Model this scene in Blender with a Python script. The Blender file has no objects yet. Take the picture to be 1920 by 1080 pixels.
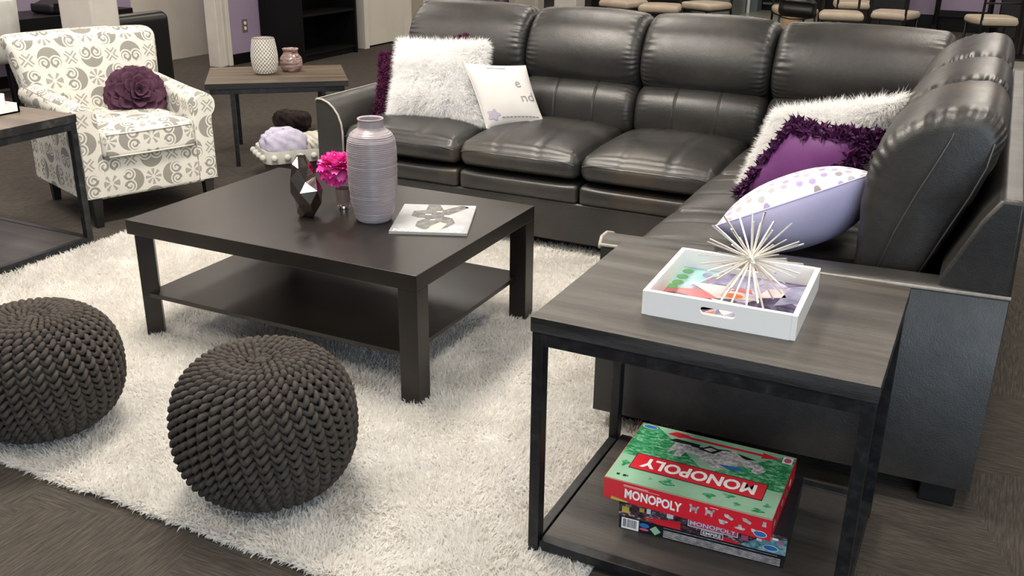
import bpy, bmesh, math, random
import numpy as np
from mathutils import Vector, Matrix
PI = math.pi
rng = np.random.default_rng(7)
random.seed(7)
S = bpy.context.scene
C = S.collection

# ------------------------------------------------------------------ camera
CAM_H, TILT, ROLL, FPX, YAW = 1.4794, 0.3742, 0.0125, 1816.7, math.radians(26.0)
cy_, sy_ = math.cos(YAW), math.sin(YAW)
def yawed(v):
    return Vector((cy_*v[0]-sy_*v[1], sy_*v[0]+cy_*v[1], v[2]))
fw_ = Vector((0, math.cos(TILT), -math.sin(TILT))); rt_ = Vector((1, 0, 0)); up_ = rt_.cross(fw_)
rt2 = math.cos(ROLL)*rt_ + math.sin(ROLL)*up_
up2 = -math.sin(ROLL)*rt_ + math.cos(ROLL)*up_
RT, UP, FW = yawed(rt2), yawed(up2), yawed(fw_)
cam_d = bpy.data.cameras.new('camera'); cam = bpy.data.objects.new('camera', cam_d); C.objects.link(cam)
cam_d.sensor_width = 36; cam_d.lens = FPX/1920*36; cam_d.clip_end = 100
mw = Matrix.Identity(4)
for i in range(3):
    mw[i][0], mw[i][1], mw[i][2] = RT[i], UP[i], -FW[i]
mw[0][3], mw[1][3], mw[2][3] = 0, 0, CAM_H
cam.matrix_world = mw
S.camera = cam
def ray(px, py):
    return FW + RT*((px-960)/FPX) - UP*((py-540)/FPX)
def atz(px, py, z):
    d = ray(px, py); k = (z-CAM_H)/d.z; return Vector((0, 0, CAM_H)) + d*k
def atx(px, py, x):
    d = ray(px, py); return Vector((0, 0, CAM_H)) + d*(x/d.x)
def aty(px, py, y):
    d = ray(px, py); return Vector((0, 0, CAM_H)) + d*(y/d.y)

# ------------------------------------------------------------------ world, lights, exposure
W = bpy.data.worlds.new('world'); S.world = W; W.use_nodes = True
W.node_tree.nodes['Background'].inputs[0].default_value = (1.0, 0.97, 0.93, 1)
W.node_tree.nodes['Background'].inputs[1].default_value = 0.16
S.view_settings.view_transform = 'Standard'; S.view_settings.look = 'None'
S.view_settings.gamma = 1.0; S.view_settings.exposure = 0.14
def area(name, loc, target, sx, sy, power, col):
    l = bpy.data.lights.new(name, 'AREA'); l.shape = 'RECTANGLE'; l.size = sx; l.size_y = sy
    l.energy = power; l.color = col
    o = bpy.data.objects.new(name, l); C.objects.link(o); o.location = loc
    d = Vector(target)-Vector(loc)
    o.rotation_euler = d.to_track_quat('-Z', 'Y').to_euler(); return o
WARM = (1.0, 0.92, 0.81)
for x in (-7.2, -4.8, -2.4, 0.0, 2.4):
    for y in (0.1, 2.7, 5.3, 7.9, 10.5, 13.1):
        p = 24 if y > 7 else 30
        if x > 1: p = 14 if y > 7 else 22
        if (x, y) == (-2.4, 2.7): p = 105
        area('ceiling_light', (x, y, 2.98), (x, y, 0), 0.6, 1.2, p, WARM)
area('window_light', (2.6, -3.2, 1.9), (0.2, 3.0, 0.5), 3.6, 2.0, 135, (0.68, 0.84, 1.0))

# ------------------------------------------------------------------ node helpers
class V:
    def __init__(s, t, k): s.t, s.k = t, k
    def m(s, op, b=None, c=None):
        n = s.t.nodes.new('ShaderNodeMath'); n.operation = op
        for i, x in enumerate((s, b, c)):
            if x is None: continue
            if isinstance(x, V): s.t.links.new(x.k, n.inputs[i])
            else: n.inputs[i].default_value = x
        return V(s.t, n.outputs[0])
    def __add__(s, b): return s.m('ADD', b)
    def __sub__(s, b): return s.m('SUBTRACT', b)
    def __mul__(s, b): return s.m('MULTIPLY', b)
    def __truediv__(s, b): return s.m('DIVIDE', b)
    def abs(s): return s.m('ABSOLUTE')
    def sqrt(s): return s.m('SQRT')
    def lt(s, b): return s.m('LESS_THAN', b)
    def gt(s, b): return s.m('GREATER_THAN', b)
    def min(s, b): return s.m('MINIMUM', b)
    def max(s, b): return s.m('MAXIMUM', b)
    def frac(s): return s.m('FRACT')
    def sin(s): return s.m('SINE')
    def atan2(s, b): return s.m('ARCTAN2', b)
    def inv(s): return s*(-1)+1
    def soft(s, e0, e1):
        n = s.t.nodes.new('ShaderNodeMapRange'); n.interpolation_type = 'SMOOTHSTEP'
        s.t.links.new(s.k, n.inputs[0]); n.inputs[1].default_value = e0; n.inputs[2].default_value = e1
        return V(s.t, n.outputs[0])
def hyp(a, b): return (a*a+b*b).sqrt()
def new_mat(name, col=(.5, .5, .5), rough=.6, metal=0, spec=.5, **kw):
    m = bpy.data.materials.new(name); m.use_nodes = True
    b = m.node_tree.nodes['Principled BSDF']
    b.inputs['Base Color'].default_value = (*col, 1); b.inputs['Roughness'].default_value = rough
    b.inputs['Metallic'].default_value = metal; b.inputs['Specular IOR Level'].default_value = spec
    for k, v in kw.items(): b.inputs[k.replace('_', ' ')].default_value = v
    return m
def coords(t, which='Object', scale=(1, 1, 1)):
    tc = t.nodes.new('ShaderNodeTexCoord'); mp = t.nodes.new('ShaderNodeMapping')
    mp.inputs['Scale'].default_value = scale; t.links.new(tc.outputs[which], mp.inputs[0]); return mp.outputs[0]
def noise(t, vec, scale, detail=4, rough=.55, dist=0):
    n = t.nodes.new('ShaderNodeTexNoise'); n.inputs['Scale'].default_value = scale; n.inputs['Detail'].default_value = detail
    n.inputs['Roughness'].default_value = rough; n.inputs['Distortion'].default_value = dist
    t.links.new(vec, n.inputs['Vector']); return V(t, n.outputs['Fac'])
def ramp(t, v, stops):
    n = t.nodes.new('ShaderNodeValToRGB'); e = n.color_ramp.elements
    while len(e) < len(stops): e.new(.5)
    for el, (p, c) in zip(e, stops): el.position = p; el.color = (*c, 1)
    t.links.new(v.k, n.inputs[0]); return n.outputs[0]
def mix(t, f, a, b):
    n = t.nodes.new('ShaderNodeMix'); n.data_type = 'RGBA'
    if isinstance(f, V): t.links.new(f.k, n.inputs[0])
    else: n.inputs[0].default_value = f
    for i, x in ((6, a), (7, b)):
        if isinstance(x, tuple): n.inputs[i].default_value = (*x, 1)
        else: t.links.new(x, n.inputs[i])
    return n.outputs[2]
def bump(m, v, strength=.3, dist=.01):
    t = m.node_tree; n = t.nodes.new('ShaderNodeBump'); n.inputs['Strength'].default_value = strength
    n.inputs['Distance'].default_value = dist; t.links.new(v.k, n.inputs['Height'])
    t.links.new(n.outputs[0], t.nodes['Principled BSDF'].inputs['Normal'])
def setc(m, out): m.node_tree.links.new(out, m.node_tree.nodes['Principled BSDF'].inputs['Base Color'])
def setr(m, v): m.node_tree.links.new(v.k, m.node_tree.nodes['Principled BSDF'].inputs['Roughness'])
def mottled(name, c1, c2, scale, rough, bs=0, bscale=200, lo=.35, hi=.65, **kw):
    m = new_mat(name, c1, rough, **kw); t = m.node_tree; v = coords(t)
    setc(m, ramp(t, noise(t, v, scale), [(lo, c1), (hi, c2)]))
    if bs: bump(m, noise(t, v, bscale, 3), bs, .004)
    return m
def wood(name, c1, c2, c3, axis, rough=.45, fine=90, bs=.25, spec=.4):
    m = new_mat(name, c1, rough, spec=spec); t = m.node_tree
    sc = [1.0, 1.0, 1.0]; sc[axis] = .06
    v = coords(t, 'Object', tuple(sc))
    n1 = noise(t, v, 14, 3, .5, .4); n2 = noise(t, v, fine*3, 3, .7)
    n3 = noise(t, v, 45, 2, .5)
    f = n1*.55+n2*.25+n3*.2
    setc(m, ramp(t, f, [(.36, c1), (.5, c2), (.64, c3)]))
    bump(m, n2, bs, .003)
    return m

# ------------------------------------------------------------------ materials
M = {}
def leather_mat():
    m = new_mat('leather', (.04, .037, .034), .4, spec=.6); t = m.node_tree; v = coords(t)
    n1 = noise(t, v, 3.2, 5); n2 = noise(t, v, 60, 3); n3 = noise(t, v, 2.1, 3, .5, .6)
    c1 = ramp(t, n1*.8+n2*.2, [(.36, (.015, .0147, .0147)), (.52, (.026, .0247, .0235)), (.68, (.043, .0395, .0355))])
    setc(m, mix(t, n3.soft(.52, .72)*.7, c1, (.066, .048, .030)))
    setr(m, noise(t, v, 9, 3)*.24+.26)
    bump(m, noise(t, v, 260, 4)*.5+noise(t, v, 22, 3)*.8, .20, .006)
    return m
M['leather'] = leather_mat()
M['piping'] = mottled('piping', (.30, .28, .25), (.42, .39, .35), 40, .5)
M['seam'] = new_mat('seam', (.055, .052, .048), .5)
M['foot'] = new_mat('foot', (.006, .006, .006), .5)
M['espresso'] = wood('espresso_wood', (.0075, .0058, .0048), (.010, .0076, .0060), (.013, .0100, .0078), 1, .34, 60, .08, .5)
M['grey_wood_x'] = wood('grey_wood', (.022, .0195, .0175), (.056, .050, .044), (.108, .098, .087), 0, .42)
M['dark_wood_x'] = wood('dark_wood', (.005, .005, .0055), (.011, .011, .012), (.05, .05, .052), 0, .45, 140, .5)
M['shelf_wood'] = wood('shelf_wood', (.020, .018, .017), (.045, .041, .038), (.075, .069, .063), 0, .45)
M['brown_wood'] = wood('brown_wood', (.055, .04, .027), (.11, .083, .058), (.17, .13, .094), 0, .42)
def black_metal():
    m = new_mat('black_metal', (.012, .013, .015), .42, .3); t = m.node_tree; v = coords(t)
    setc(m, ramp(t, noise(t, v, 26, 6, .7), [(.45, (.009, .010, .012)), (.62, (.022, .024, .028)), (.76, (.07, .075, .082))]))
    return m
M['black_metal'] = black_metal()
M['rug'] = mottled('rug_pile', (.87, .85, .815), (.94, .925, .90), 5, .9, spec=.1)
M['fur'] = mottled('white_fur', (.965, .96, .955), (.985, .982, .98), 8, .75, spec=.15)
M['shag'] = mottled('purple_shag', (.055, .008, .032), (.11, .018, .065), 30, .8, spec=.2)
M['frill'] = mottled('purple_frill', (.05, .008, .05), (.085, .015, .085), 30, .7, spec=.3)
M['purple'] = mottled('purple_satin', (.13, .028, .15), (.17, .04, .19), 6, .5, .15, 300)
M['lavender'] = mottled('lavender_cloth', (.60, .55, .80), (.66, .61, .84), 5, .8, .15, 500, spec=.2)
M['cream'] = mottled('cream_cloth', (.66, .635, .61), (.73, .70, .675), 6, .8, .15, 400, spec=.2)
M['felt'] = mottled('plum_felt', (.058, .023, .042), (.105, .045, .074), 14, .85, .3, 300, spec=.15)
M['knit'] = mottled('knit_cord', (.052, .045, .040), (.082, .072, .064), 60, .9, .35, 500, spec=.1)
M['lilac'] = mottled('lilac_glaze', (.27, .235, .255), (.33, .29, .315), 9, .28)
M['chrome'] = new_mat('dark_chrome', (.34, .30, .27), .05, 1)
M['silver'] = new_mat('brushed_silver', (.92, .90, .84), .38, 1)
M['white'] = new_mat('white_paint', (.86, .86, .85), .35)
M['black'] = new_mat('black_paint', (.004, .004, .004), .45, spec=.25)
M['blackleather'] = new_mat('black_leather', (.006, .006, .006), .35)
M['pink'] = mottled('pink_petal', (.75, .02, .27), (.90, .06, .42), 30, .6)
M['pale_pink'] = mottled('light_pink_petal', (.9, .12, .5), (.95, .22, .6), 30, .6)
M['stem'] = new_mat('green_stem', (.05, .14, .03), .5)
M['glass'] = new_mat('clear_glass', (.95, .95, .95), .03, 0, .5, Transmission_Weight=1.0, IOR=1.45)
M['smoke'] = new_mat('smoky_glass', (.42, .30, .27), .08, 0, .5, Transmission_Weight=.55, IOR=1.4)
M['metal_base'] = new_mat('pale_metal', (.8, .74, .66), .2, 1)
M['paper'] = new_mat('paper', (.55, .53, .51), .5)
M['pagegrey'] = mottled('cover_grey', (.30, .31, .325), (.38, .39, .405), 12, .25)
M['figure'] = mottled('figure_grey', (.03, .03, .03), (.14, .13, .12), 40, .25)
M['skin'] = new_mat('printed_skin', (.62, .47, .37), .3)
M['whiteink'] = new_mat('white_ink', (.9, .9, .9), .35)
M['greyink'] = new_mat('grey_ink', (.28, .27, .28), .6)
M['mauveink'] = new_mat('mauve_ink', (.5, .43, .52), .6)
def fibre(name):
    m = M[name]; t = m.node_tree; b = t.nodes['Principled BSDF']; out = t.nodes['Material Output']
    tr = t.nodes.new('ShaderNodeBsdfTranslucent'); mx = t.nodes.new('ShaderNodeMixShader'); mx.inputs[0].default_value = .48
    t.links.new(b.inputs['Base Color'].links[0].from_socket, tr.inputs[0])
    t.links.new(b.outputs[0], mx.inputs[1]); t.links.new(tr.outputs[0], mx.inputs[2]); t.links.new(mx.outputs[0], out.inputs[0])
for k_ in ('rug', 'fur'): fibre(k_)
def dotted():
    m = new_mat('dotted_cloth', (.8, .78, .84), .75, spec=.2); t = m.node_tree; v = coords(t, 'UV')
    vo = t.nodes.new('ShaderNodeTexVoronoi'); vo.voronoi_dimensions = '2D'; vo.inputs['Scale'].default_value = 13; vo.inputs['Randomness'].default_value = .5
    t.links.new(v, vo.inputs['Vector'])
    d = V(t, vo.outputs['Distance']).soft(.30, .27)
    sep = t.nodes.new('ShaderNodeSeparateColor'); t.links.new(vo.outputs['Color'], sep.inputs[0])
    dc = ramp(t, V(t, sep.outputs[0]), [(.3, (.42, .40, .44)), (.6, (.40, .33, .58)), (.85, (.30, .28, .29))])
    setc(m, mix(t, d, (.74, .71, .77), dc)); return m
M['dotted'] = dotted()
def damask():
    m = new_mat('scroll_fabric', (.7, .68, .62), .85, spec=.15); t = m.node_tree
    tc = t.nodes.new('ShaderNodeTexCoord'); s = t.nodes.new('ShaderNodeSeparateXYZ'); t.links.new(tc.outputs['Object'], s.inputs[0])
    sn = t.nodes.new('ShaderNodeSeparateXYZ'); t.links.new(tc.outputs['Normal'], sn.inputs[0])
    X, Y, Z = (V(t, s.outputs[i]) for i in range(3)); NX, NY, NZ = (V(t, sn.outputs[i]).abs() for i in range(3))
    tz = NZ.gt(.75); tx = NX.gt(.72)
    u0 = X*tx.inv()+Y*tx; v0 = Z*tz.inv()+Y*tz
    per = .297
    p = ((u0+v0)/(per*math.sqrt(2))+.5).frac()-.5; q = ((u0-v0)/(per*math.sqrt(2))+.5).frac()-.5
    aa, bb = ((p+q)/math.sqrt(2)).abs(), ((p-q)/math.sqrt(2)).abs()
    p, q = aa, bb
    a = p.max(q); b = p.min(q)                         # folded: a along the arm, b across
    d = hyp(a-.354, b)                                 # medallion centred on the arm
    inside = d.lt(.190)
    cx, cyy, R = .295, .096, .098
    rr = hyp(a-cx, b-cyy); tt_ = (b-cyy).atan2(a-cx)/(2*PI)+.5
    spir = rr-(tt_*(R*.55)+R*.25)
    disc = rr.lt(R*.93)*spir.abs().gt(.015)*rr.gt(R*.20)
    cres = inside*rr.gt(R*1.17)*a.gt(.36)
    r0 = hyp(p, q); th = q.atan2(p)
    rays = (th*8).sin().gt(0)*r0.lt(.14)*r0.gt(.035)*rr.gt(R*1.1)      # flower of thin petals
    e1 = (a-.354).abs(); e2 = (b-.354).abs(); sm_ = e1+e2; df = (e1-e2).abs()
    cross = d.gt(.215)*df.gt(.018)*df.lt(.055)*sm_.lt(.17)*sm_.gt(.02)
    f1_ = (a-.707).abs(); r1_ = hyp(f1_, b); t1_ = b.atan2(f1_)
    star = (t1_*8+1.5).sin().gt(-.1)*r1_.lt(.135)*r1_.gt(.03)*d.gt(.215)
    g = disc.max(cres).max(rays*.8).max(cross*.8).max(star*.8)
    fine = noise(t, tc.outputs['Object'], 420, 2)
    setc(m, mix(t, g, (.68, .66, .60), (.29, .277, .25)))
    bump(m, fine*.4-g*.6, .25, .004)
    return m
M['damask'] = damask()
def carpet():
    m = new_mat('carpet', (.07, .065, .06), .95, spec=.1); t = m.node_tree; tc = t.nodes.new('ShaderNodeTexCoord')
    s = t.nodes.new('ShaderNodeSeparateXYZ'); t.links.new(tc.outputs['Object'], s.inputs[0])
    X, Y = V(t, s.outputs[0]), V(t, s.outputs[1])
    U = (X*.94+Y*.34)/.5; Q = (Y*.94-X*.34)/.5
    par = (((U.m('FLOOR')+Q.m('FLOOR'))*.5).frac()).gt(.25)
    mp = coords(t, 'Object', (1, 1, 1))
    def streak(sx, sy):
        g = t.nodes.new('ShaderNodeMapping'); g.inputs['Rotation'].default_value = (0, 0, -.35); g.inputs['Scale'].default_value = (sx, sy, 1)
        t.links.new(tc.outputs['Object'], g.inputs[0]); return noise(t, g.outputs[0], 1, 4, .7)
    f = streak(12, 190)*par+streak(190, 12)*par.inv()
    f2 = f*.8+noise(t, mp, 400, 2)*.2
    setc(m, ramp(t, f2, [(.33, (.034, .030, .026)), (.5, (.064, .056, .048)), (.68, (.112, .098, .084))]))
    bump(m, f2, .35, .005); return m
M['carpet'] = carpet()
M['tile'] = mottled('floor_tile', (.42, .42, .36), (.50, .50, .44), 3, .25)
M['purplewall'] = mottled('purple_paint', (.345, .275, .39), (.365, .29, .41), 4, .7, spec=.2)
M['whitewall'] = mottled('white_wall_paint', (.60, .565, .49), (.64, .60, .53), 4, .7, spec=.2)
M['trimpaint'] = mottled('trim_paint', (.62, .58, .53), (.68, .64, .58), 5, .5)
M['tanwall'] = mottled('tan_paint', (.34, .30, .23), (.38, .33, .26), 4, .7)
M['ceil'] = new_mat('ceiling_paint', (.75, .73, .70), .9)
M['seatpale'] = mottled('pale_vinyl', (.44, .36, .27), (.52, .43, .33), 9, .4)
M['darkframe'] = new_mat('bronze_metal', (.009, .006, .005), .4, .3)
M['tan'] = mottled('tan_wood', (.42, .28, .17), (.5, .35, .22), 12, .5)
M['greyglass'] = new_mat('grey_panel', (.16, .18, .16), .25)
M['yellow'] = new_mat('yellow_card', (.75, .62, .02), .5)
M['bluegrey'] = new_mat('blue_grey_panel', (.16, .20, .22), .5)
M['brownpost'] = new_mat('brown_post', (.17, .13, .10), .5)
M['throw_lav'] = mottled('lavender_throw', (.42, .39, .52), (.54, .51, .62), 20, .95, .6, 120, spec=.1)
M['throw_cream'] = mottled('cream_throw', (.46, .44, .38), (.60, .57, .50), 20, .95, .6, 120, spec=.1)
M['darkfuzzy'] = mottled('dark_plush', (.022, .015, .015), (.05, .036, .034), 24, .95, .6, 120, spec=.1)
M['linen'] = mottled('white_linen', (.52, .51, .47), (.60, .59, .55), 10, .9)
M['wicker'] = mottled('grey_weave', (.06, .056, .05), (.12, .11, .10), 70, .8, .6, 120)
M['red'] = new_mat('red_print', (.66, .018, .035), .32)
M['lgreen'] = mottled('light_green_print', (.25, .48, .32), (.33, .56, .40), 10, .3)
def city():
    m = new_mat('green_print', (.05, .3, .13), .3); t = m.node_tree; v = coords(t, 'Object', (1, 2.2, 1))
    setc(m, ramp(t, noise(t, v, 60, 5, .75), [(.36, (.006, .14, .04)), (.48, (.02, .26, .09)), (.55, (.12, .42, .22)), (.66, (.36, .62, .46))])); return m
M['city'] = city()
M['navy'] = new_mat('black_print', (.010, .012, .018), .3)
def street():
    m = new_mat('street_print', (.05, .04, .05), .3); t = m.node_tree; v = coords(t, 'Object', (1, 1, 2))
    setc(m, ramp(t, noise(t, v, 55, 5, .75), [(.40, (.012, .010, .014)), (.5, (.10, .045, .055)), (.57, (.05, .06, .09)), (.62, (.55, .50, .46)), (.70, (.14, .25, .30))])); return m
M['street'] = street()
M['teal'] = mottled('teal_print', (.03, .16, .20), (.30, .50, .55), 70, .3)
M['blueink'] = new_mat('blue_ink', (.03, .16, .45), .3)
M['pinkink'] = new_mat('pink_ink', (.62, .10, .22), .3)
M['silverink'] = mottled('silver_ink', (.30, .28, .29), (.72, .70, .70), 90, .3)
M['gold'] = new_mat('gold_ink', (.55, .42, .08), .4)
def art():
    m = new_mat('abstract_print', (.5, .4, .5), .2); t = m.node_tree; v = coords(t, 'Object', (1, 1, 1))
    vo = t.nodes.new('ShaderNodeTexVoronoi'); vo.inputs['Scale'].default_value = 11; t.links.new(v, vo.inputs['Vector'])
    sep = t.nodes.new('ShaderNodeSeparateColor'); t.links.new(vo.outputs['Color'], sep.inputs[0])
    a = V(t, sep.outputs[0])
    c1 = ramp(t, a*.6+noise(t, v, 16, 3, .6, 1.5)*.4, [(.22, (.06, .04, .10)), (.36, (.22, .20, .33)), (.48, (.52, .47, .60)), (.60, (.74, .66, .66)), (.74, (.35, .30, .45)), (.85, (.50, .42, .20))])
    setc(m, c1); return m
M['art'] = art()
def flat(name, c, r=.25): return new_mat(name, c, r)
M['a_teal'] = mottled('teal_paint', (.22, .50, .50), (.45, .62, .66), 14, .25); M['a_red'] = flat('coral_paint', (.55, .12, .13)); M['a_plum'] = flat('plum_paint', (.055, .03, .07))
M['a_pale'] = mottled('blush_paint', (.60, .50, .50), (.74, .65, .66), 14, .25); M['a_green'] = flat('leaf_paint', (.12, .38, .10)); M['a_orange'] = flat('orange_paint', (.66, .16, .04))
M['a_blue'] = mottled('dusk_paint', (.17, .16, .28), (.36, .36, .50), 16, .25); M['a_yel'] = flat('moss_paint', (.52, .50, .14))

# ------------------------------------------------------------------ mesh helpers
class MB:
    def __init__(s): s.v = []; s.f = []; s.m = []; s.n = 0; s.uv = None
    def add(s, v, f, mi=0):
        v = np.asarray(v, float).reshape(-1, 3); s.v.append(v)
        for q in f: s.f.append(tuple(int(i)+s.n for i in q)); s.m.append(mi)
        s.n += len(v); return s
    def box(s, x0, x1, y0, y1, z0, z1, mi=0):
        v = [(x, y, z) for z in (z0, z1) for y in (y0, y1) for x in (x0, x1)]
        return s.add(v, [(0, 2, 3, 1), (4, 5, 7, 6), (0, 1, 5, 4), (2, 6, 7, 3), (0, 4, 6, 2), (1, 3, 7, 5)], mi)
    def obox(s, c, ax, ay, az, mi=0):       # oriented box by half axes
        c, ax, ay, az = map(np.array, (c, ax, ay, az))
        v = [c+i*ax+j*ay+k*az for k in (-1, 1) for j in (-1, 1) for i in (-1, 1)]
        return s.add(v, [(0, 2, 3, 1), (4, 5, 7, 6), (0, 1, 5, 4), (2, 6, 7, 3), (0, 4, 6, 2), (1, 3, 7, 5)], mi)
    def tube(s, pts, r, n=8, mi=0, closed=False, caps=True):
        pts = np.asarray(pts, float); k = len(pts)
        r = np.full(k, r) if np.isscalar(r) else np.asarray(r)
        if closed: tan = np.roll(pts, -1, 0)-np.roll(pts, 1, 0)
        else: tan = np.gradient(pts, axis=0)
        tan /= np.linalg.norm(tan, axis=1)[:, None]+1e-12
        ref = np.array([0, 0, 1.]) if abs(tan[0][2]) < .9 else np.array([1., 0, 0])
        a0 = np.cross(tan[0], ref); a0 /= np.linalg.norm(a0); A = []
        for i in range(k):
            a0 = a0-tan[i]*(a0@tan[i]); a0 /= np.linalg.norm(a0)+1e-12; A.append(a0.copy())
        A = np.array(A); B = np.cross(tan, A)
        th = np.linspace(0, 2*PI, n, endpoint=False)
        v = pts[:, None]+r[:, None, None]*(np.cos(th)[None, :, None]*A[:, None]+np.sin(th)[None, :, None]*B[:, None])
        f = []
        for i in range(k if closed else k-1):
            i2 = (i+1) % k
            for j in range(n):
                j2 = (j+1) % n; f.append((i*n+j, i*n+j2, i2*n+j2, i2*n+j))
        if caps and not closed:
            f.append(tuple(range(n-1, -1, -1))); f.append(tuple((k-1)*n+j for j in range(n)))
        return s.add(v.reshape(-1, 3), f, mi)
    def lathe(s, prof, n=48, c=(0, 0, 0), mi=0, rmod=None, cap=True):
        th = np.linspace(0, 2*PI, n, endpoint=False); v = []
        for i, (r, z) in enumerate(prof):
            rr = r+(rmod(th, z, r) if rmod else 0)
            v.append(np.stack([c[0]+rr*np.cos(th), c[1]+rr*np.sin(th), np.full(n, c[2]+z)], -1))
        f = []
        for i in range(len(prof)-1):
            for j in range(n):
                j2 = (j+1) % n; f.append((i*n+j, i*n+j2, (i+1)*n+j2, (i+1)*n+j))
        if cap:
            f.append(tuple(range(n-1, -1, -1)))
            if cap == 2: f.append(tuple((len(prof)-1)*n+j for j in range(n)))
        return s.add(np.concatenate(v), f, mi)
    def prism(s, poly, p0, p1, mi=0):       # poly: list of 3D points (planar), extruded by p1-p0 vector
        a = np.asarray(poly, float)+np.asarray(p0, float); b = np.asarray(poly, float)+np.asarray(p1, float); n = len(poly)
        f = [tuple(range(n-1, -1, -1)), tuple(range(n, 2*n))]+[(i, (i+1) % n, n+(i+1) % n, n+i) for i in range(n)]
        return s.add(np.concatenate([a, b]), f, mi)
    def grid(s, G, mi=0, flip=False):       # G: (a,b,3)
        a, b = G.shape[:2]; f = []
        for i in range(a-1):
            for j in range(b-1):
                q = (i*b+j, (i+1)*b+j, (i+1)*b+j+1, i*b+j+1); f.append(q[::-1] if flip else q)
        return s.add(G.reshape(-1, 3), f, mi)
    def sphere(s, c, r, n=12, mi=0, sc=(1, 1, 1)):
        ph = np.linspace(0.02, PI-.02, n); prof = [(r*math.sin(p), -r*math.cos(p)) for p in ph]
        k = s.n; s.lathe(prof, n*2, (0, 0, 0), mi, cap=2); s.v[-1] = s.v[-1]*np.array(sc)+np.array(c); return s
    def xf(s, fn): s.v = [fn(v) for v in s.v]; return s
INV = {}
def put(name, mb, mat, parent=None, smooth=True, angle=35, bevel=0, world=True, seg=2, uv=None, subsurf=0):
    v = np.concatenate(mb.v)
    if parent is not None and world and parent.name in INV:
        R, L = INV[parent.name]; v = (v-L)@R      # inverse rotation
    me = bpy.data.meshes.new(name); me.from_pydata(v.tolist(), [], mb.f)
    mats = mat if isinstance(mat, (list, tuple)) else [mat]
    for m in mats: me.materials.append(M[m] if isinstance(m, str) else m)
    if len(mats) > 1: me.polygons.foreach_set('material_index', mb.m)
    if uv is not None:
        l = me.uv_layers.new(name='UVMap'); idx = np.zeros(len(me.loops), int); me.loops.foreach_get('vertex_index', idx)
        l.data.foreach_set('uv', np.asarray(uv)[idx].ravel())
    if smooth:
        me.polygons.foreach_set('use_smooth', [True]*len(me.polygons))
        if angle: me.set_sharp_from_angle(angle=math.radians(angle))
    me.update()
    o = bpy.data.objects.new(name, me); C.objects.link(o)
    if parent is not None: o.parent = parent
    if bevel:
        b = o.modifiers.new('bevel', 'BEVEL'); b.width = bevel; b.segments = seg; b.limit_method = 'ANGLE'; b.angle_limit = math.radians(40)
        b.harden_normals = False
    if subsurf:
        sm = o.modifiers.new('subsurf', 'SUBSURF'); sm.levels = subsurf; sm.render_levels = subsurf
    return o
def tag(o, label, cat, group=None, kind=None):
    o['label'] = label; o['category'] = cat
    if group: o['group'] = group
    if kind: o['kind'] = kind
    return o
def thing(name, label, cat, loc=(0, 0, 0), rotz=0, group=None):
    o = bpy.data.objects.new(name, None); C.objects.link(o); o.location = loc; o.rotation_euler = (0, 0, rotz)
    o.empty_display_size = .1
    c, s = math.cos(rotz), math.sin(rotz)
    INV[o.name] = (np.array([[c, -s, 0], [s, c, 0], [0, 0, 1]]), np.array(loc, float))
    return tag(o, label, cat, group)
def struct(name, mb, mat, smooth=False, bevel=0):
    o = put(name, mb, mat, smooth=smooth, bevel=bevel); o['kind'] = 'structure'; return o
def dup(root, loc, rotz, label=None):
    r = root.copy(); C.objects.link(r); r.location = loc; r.rotation_euler = (0, 0, rotz)
    if label: r['label'] = label
    for ch in root.children:
        c = ch.copy(); C.objects.link(c); c.parent = r
        for g in ch.children:
            d = g.copy(); C.objects.link(d); d.parent = c
    return r
def unit(v): v = np.asarray(v, float); return v/(np.linalg.norm(v)+1e-12)
def softbox(half, r, n=(20, 20, 10), deform=None):
    """rounded box, dense grid, optional deform(v, p) with p the point on the unit cube"""
    half = np.asarray(half, float)
    def ax(k, h):
        t = np.linspace(-1, 1, k+1); e = min(.9, r/h)
        core = np.linspace(-(1-e), 1-e, max(2, k-5)); edge = 1-e+e*np.array([.25, .5, .75, 1.0])
        return np.unique(np.round(np.concatenate([-edge[::-1], core, edge]), 6))
    A = [ax(n[i], half[i]) for i in range(3)]
    idx = {}; P = []; F = []
    def vid(p):
        k = tuple(np.round(p, 5))
        if k not in idx: idx[k] = len(P); P.append(p)
        return idx[k]
    for d in range(3):
        a, b = [(1, 2), (2, 0), (0, 1)][d]
        for sgn in (-1, 1):
            for i in range(len(A[a])-1):
                for j in range(len(A[b])-1):
                    q = []
                    for (ii, jj) in ((i, j), (i+1, j), (i+1, j+1), (i, j+1)):
                        p = [0, 0, 0]; p[d] = float(sgn); p[a] = A[a][ii]; p[b] = A[b][jj]; q.append(vid(p))
                    F.append(q if sgn > 0 else q[::-1])
    P = np.array(P); s = P*half; inner = np.clip(s, -(half-r), half-r); dd = s-inner
    v = inner+r*dd/(np.linalg.norm(dd, axis=1)[:, None]+1e-9)
    if deform: v = deform(v, P)
    return v, F
def blades(Pt, N, L, Wd, lean=.6, grav=.0, curl=.4):
    n = len(Pt); rnd = rng.normal(size=(n, 3)); d = N+lean*rnd*.6; d[:, 2] -= grav
    d /= np.linalg.norm(d, axis=1)[:, None]
    L = L*(.7+.6*rng.random(n))[:, None]
    d2 = d+curl*rng.normal(size=(n, 3))*.6; d2[:, 2] -= grav; d2 /= np.linalg.norm(d2, axis=1)[:, None]
    s = np.cross(d, rng.normal(size=(n, 3))); s /= np.linalg.norm(s, axis=1)[:, None]+1e-9; s *= Wd/2
    mid = Pt+d*L*.55; tip = mid+d2*L*.5
    v = np.stack([Pt-s, Pt+s, mid-s*.85, mid+s*.85, tip], 1).reshape(-1, 3)
    return v
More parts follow.
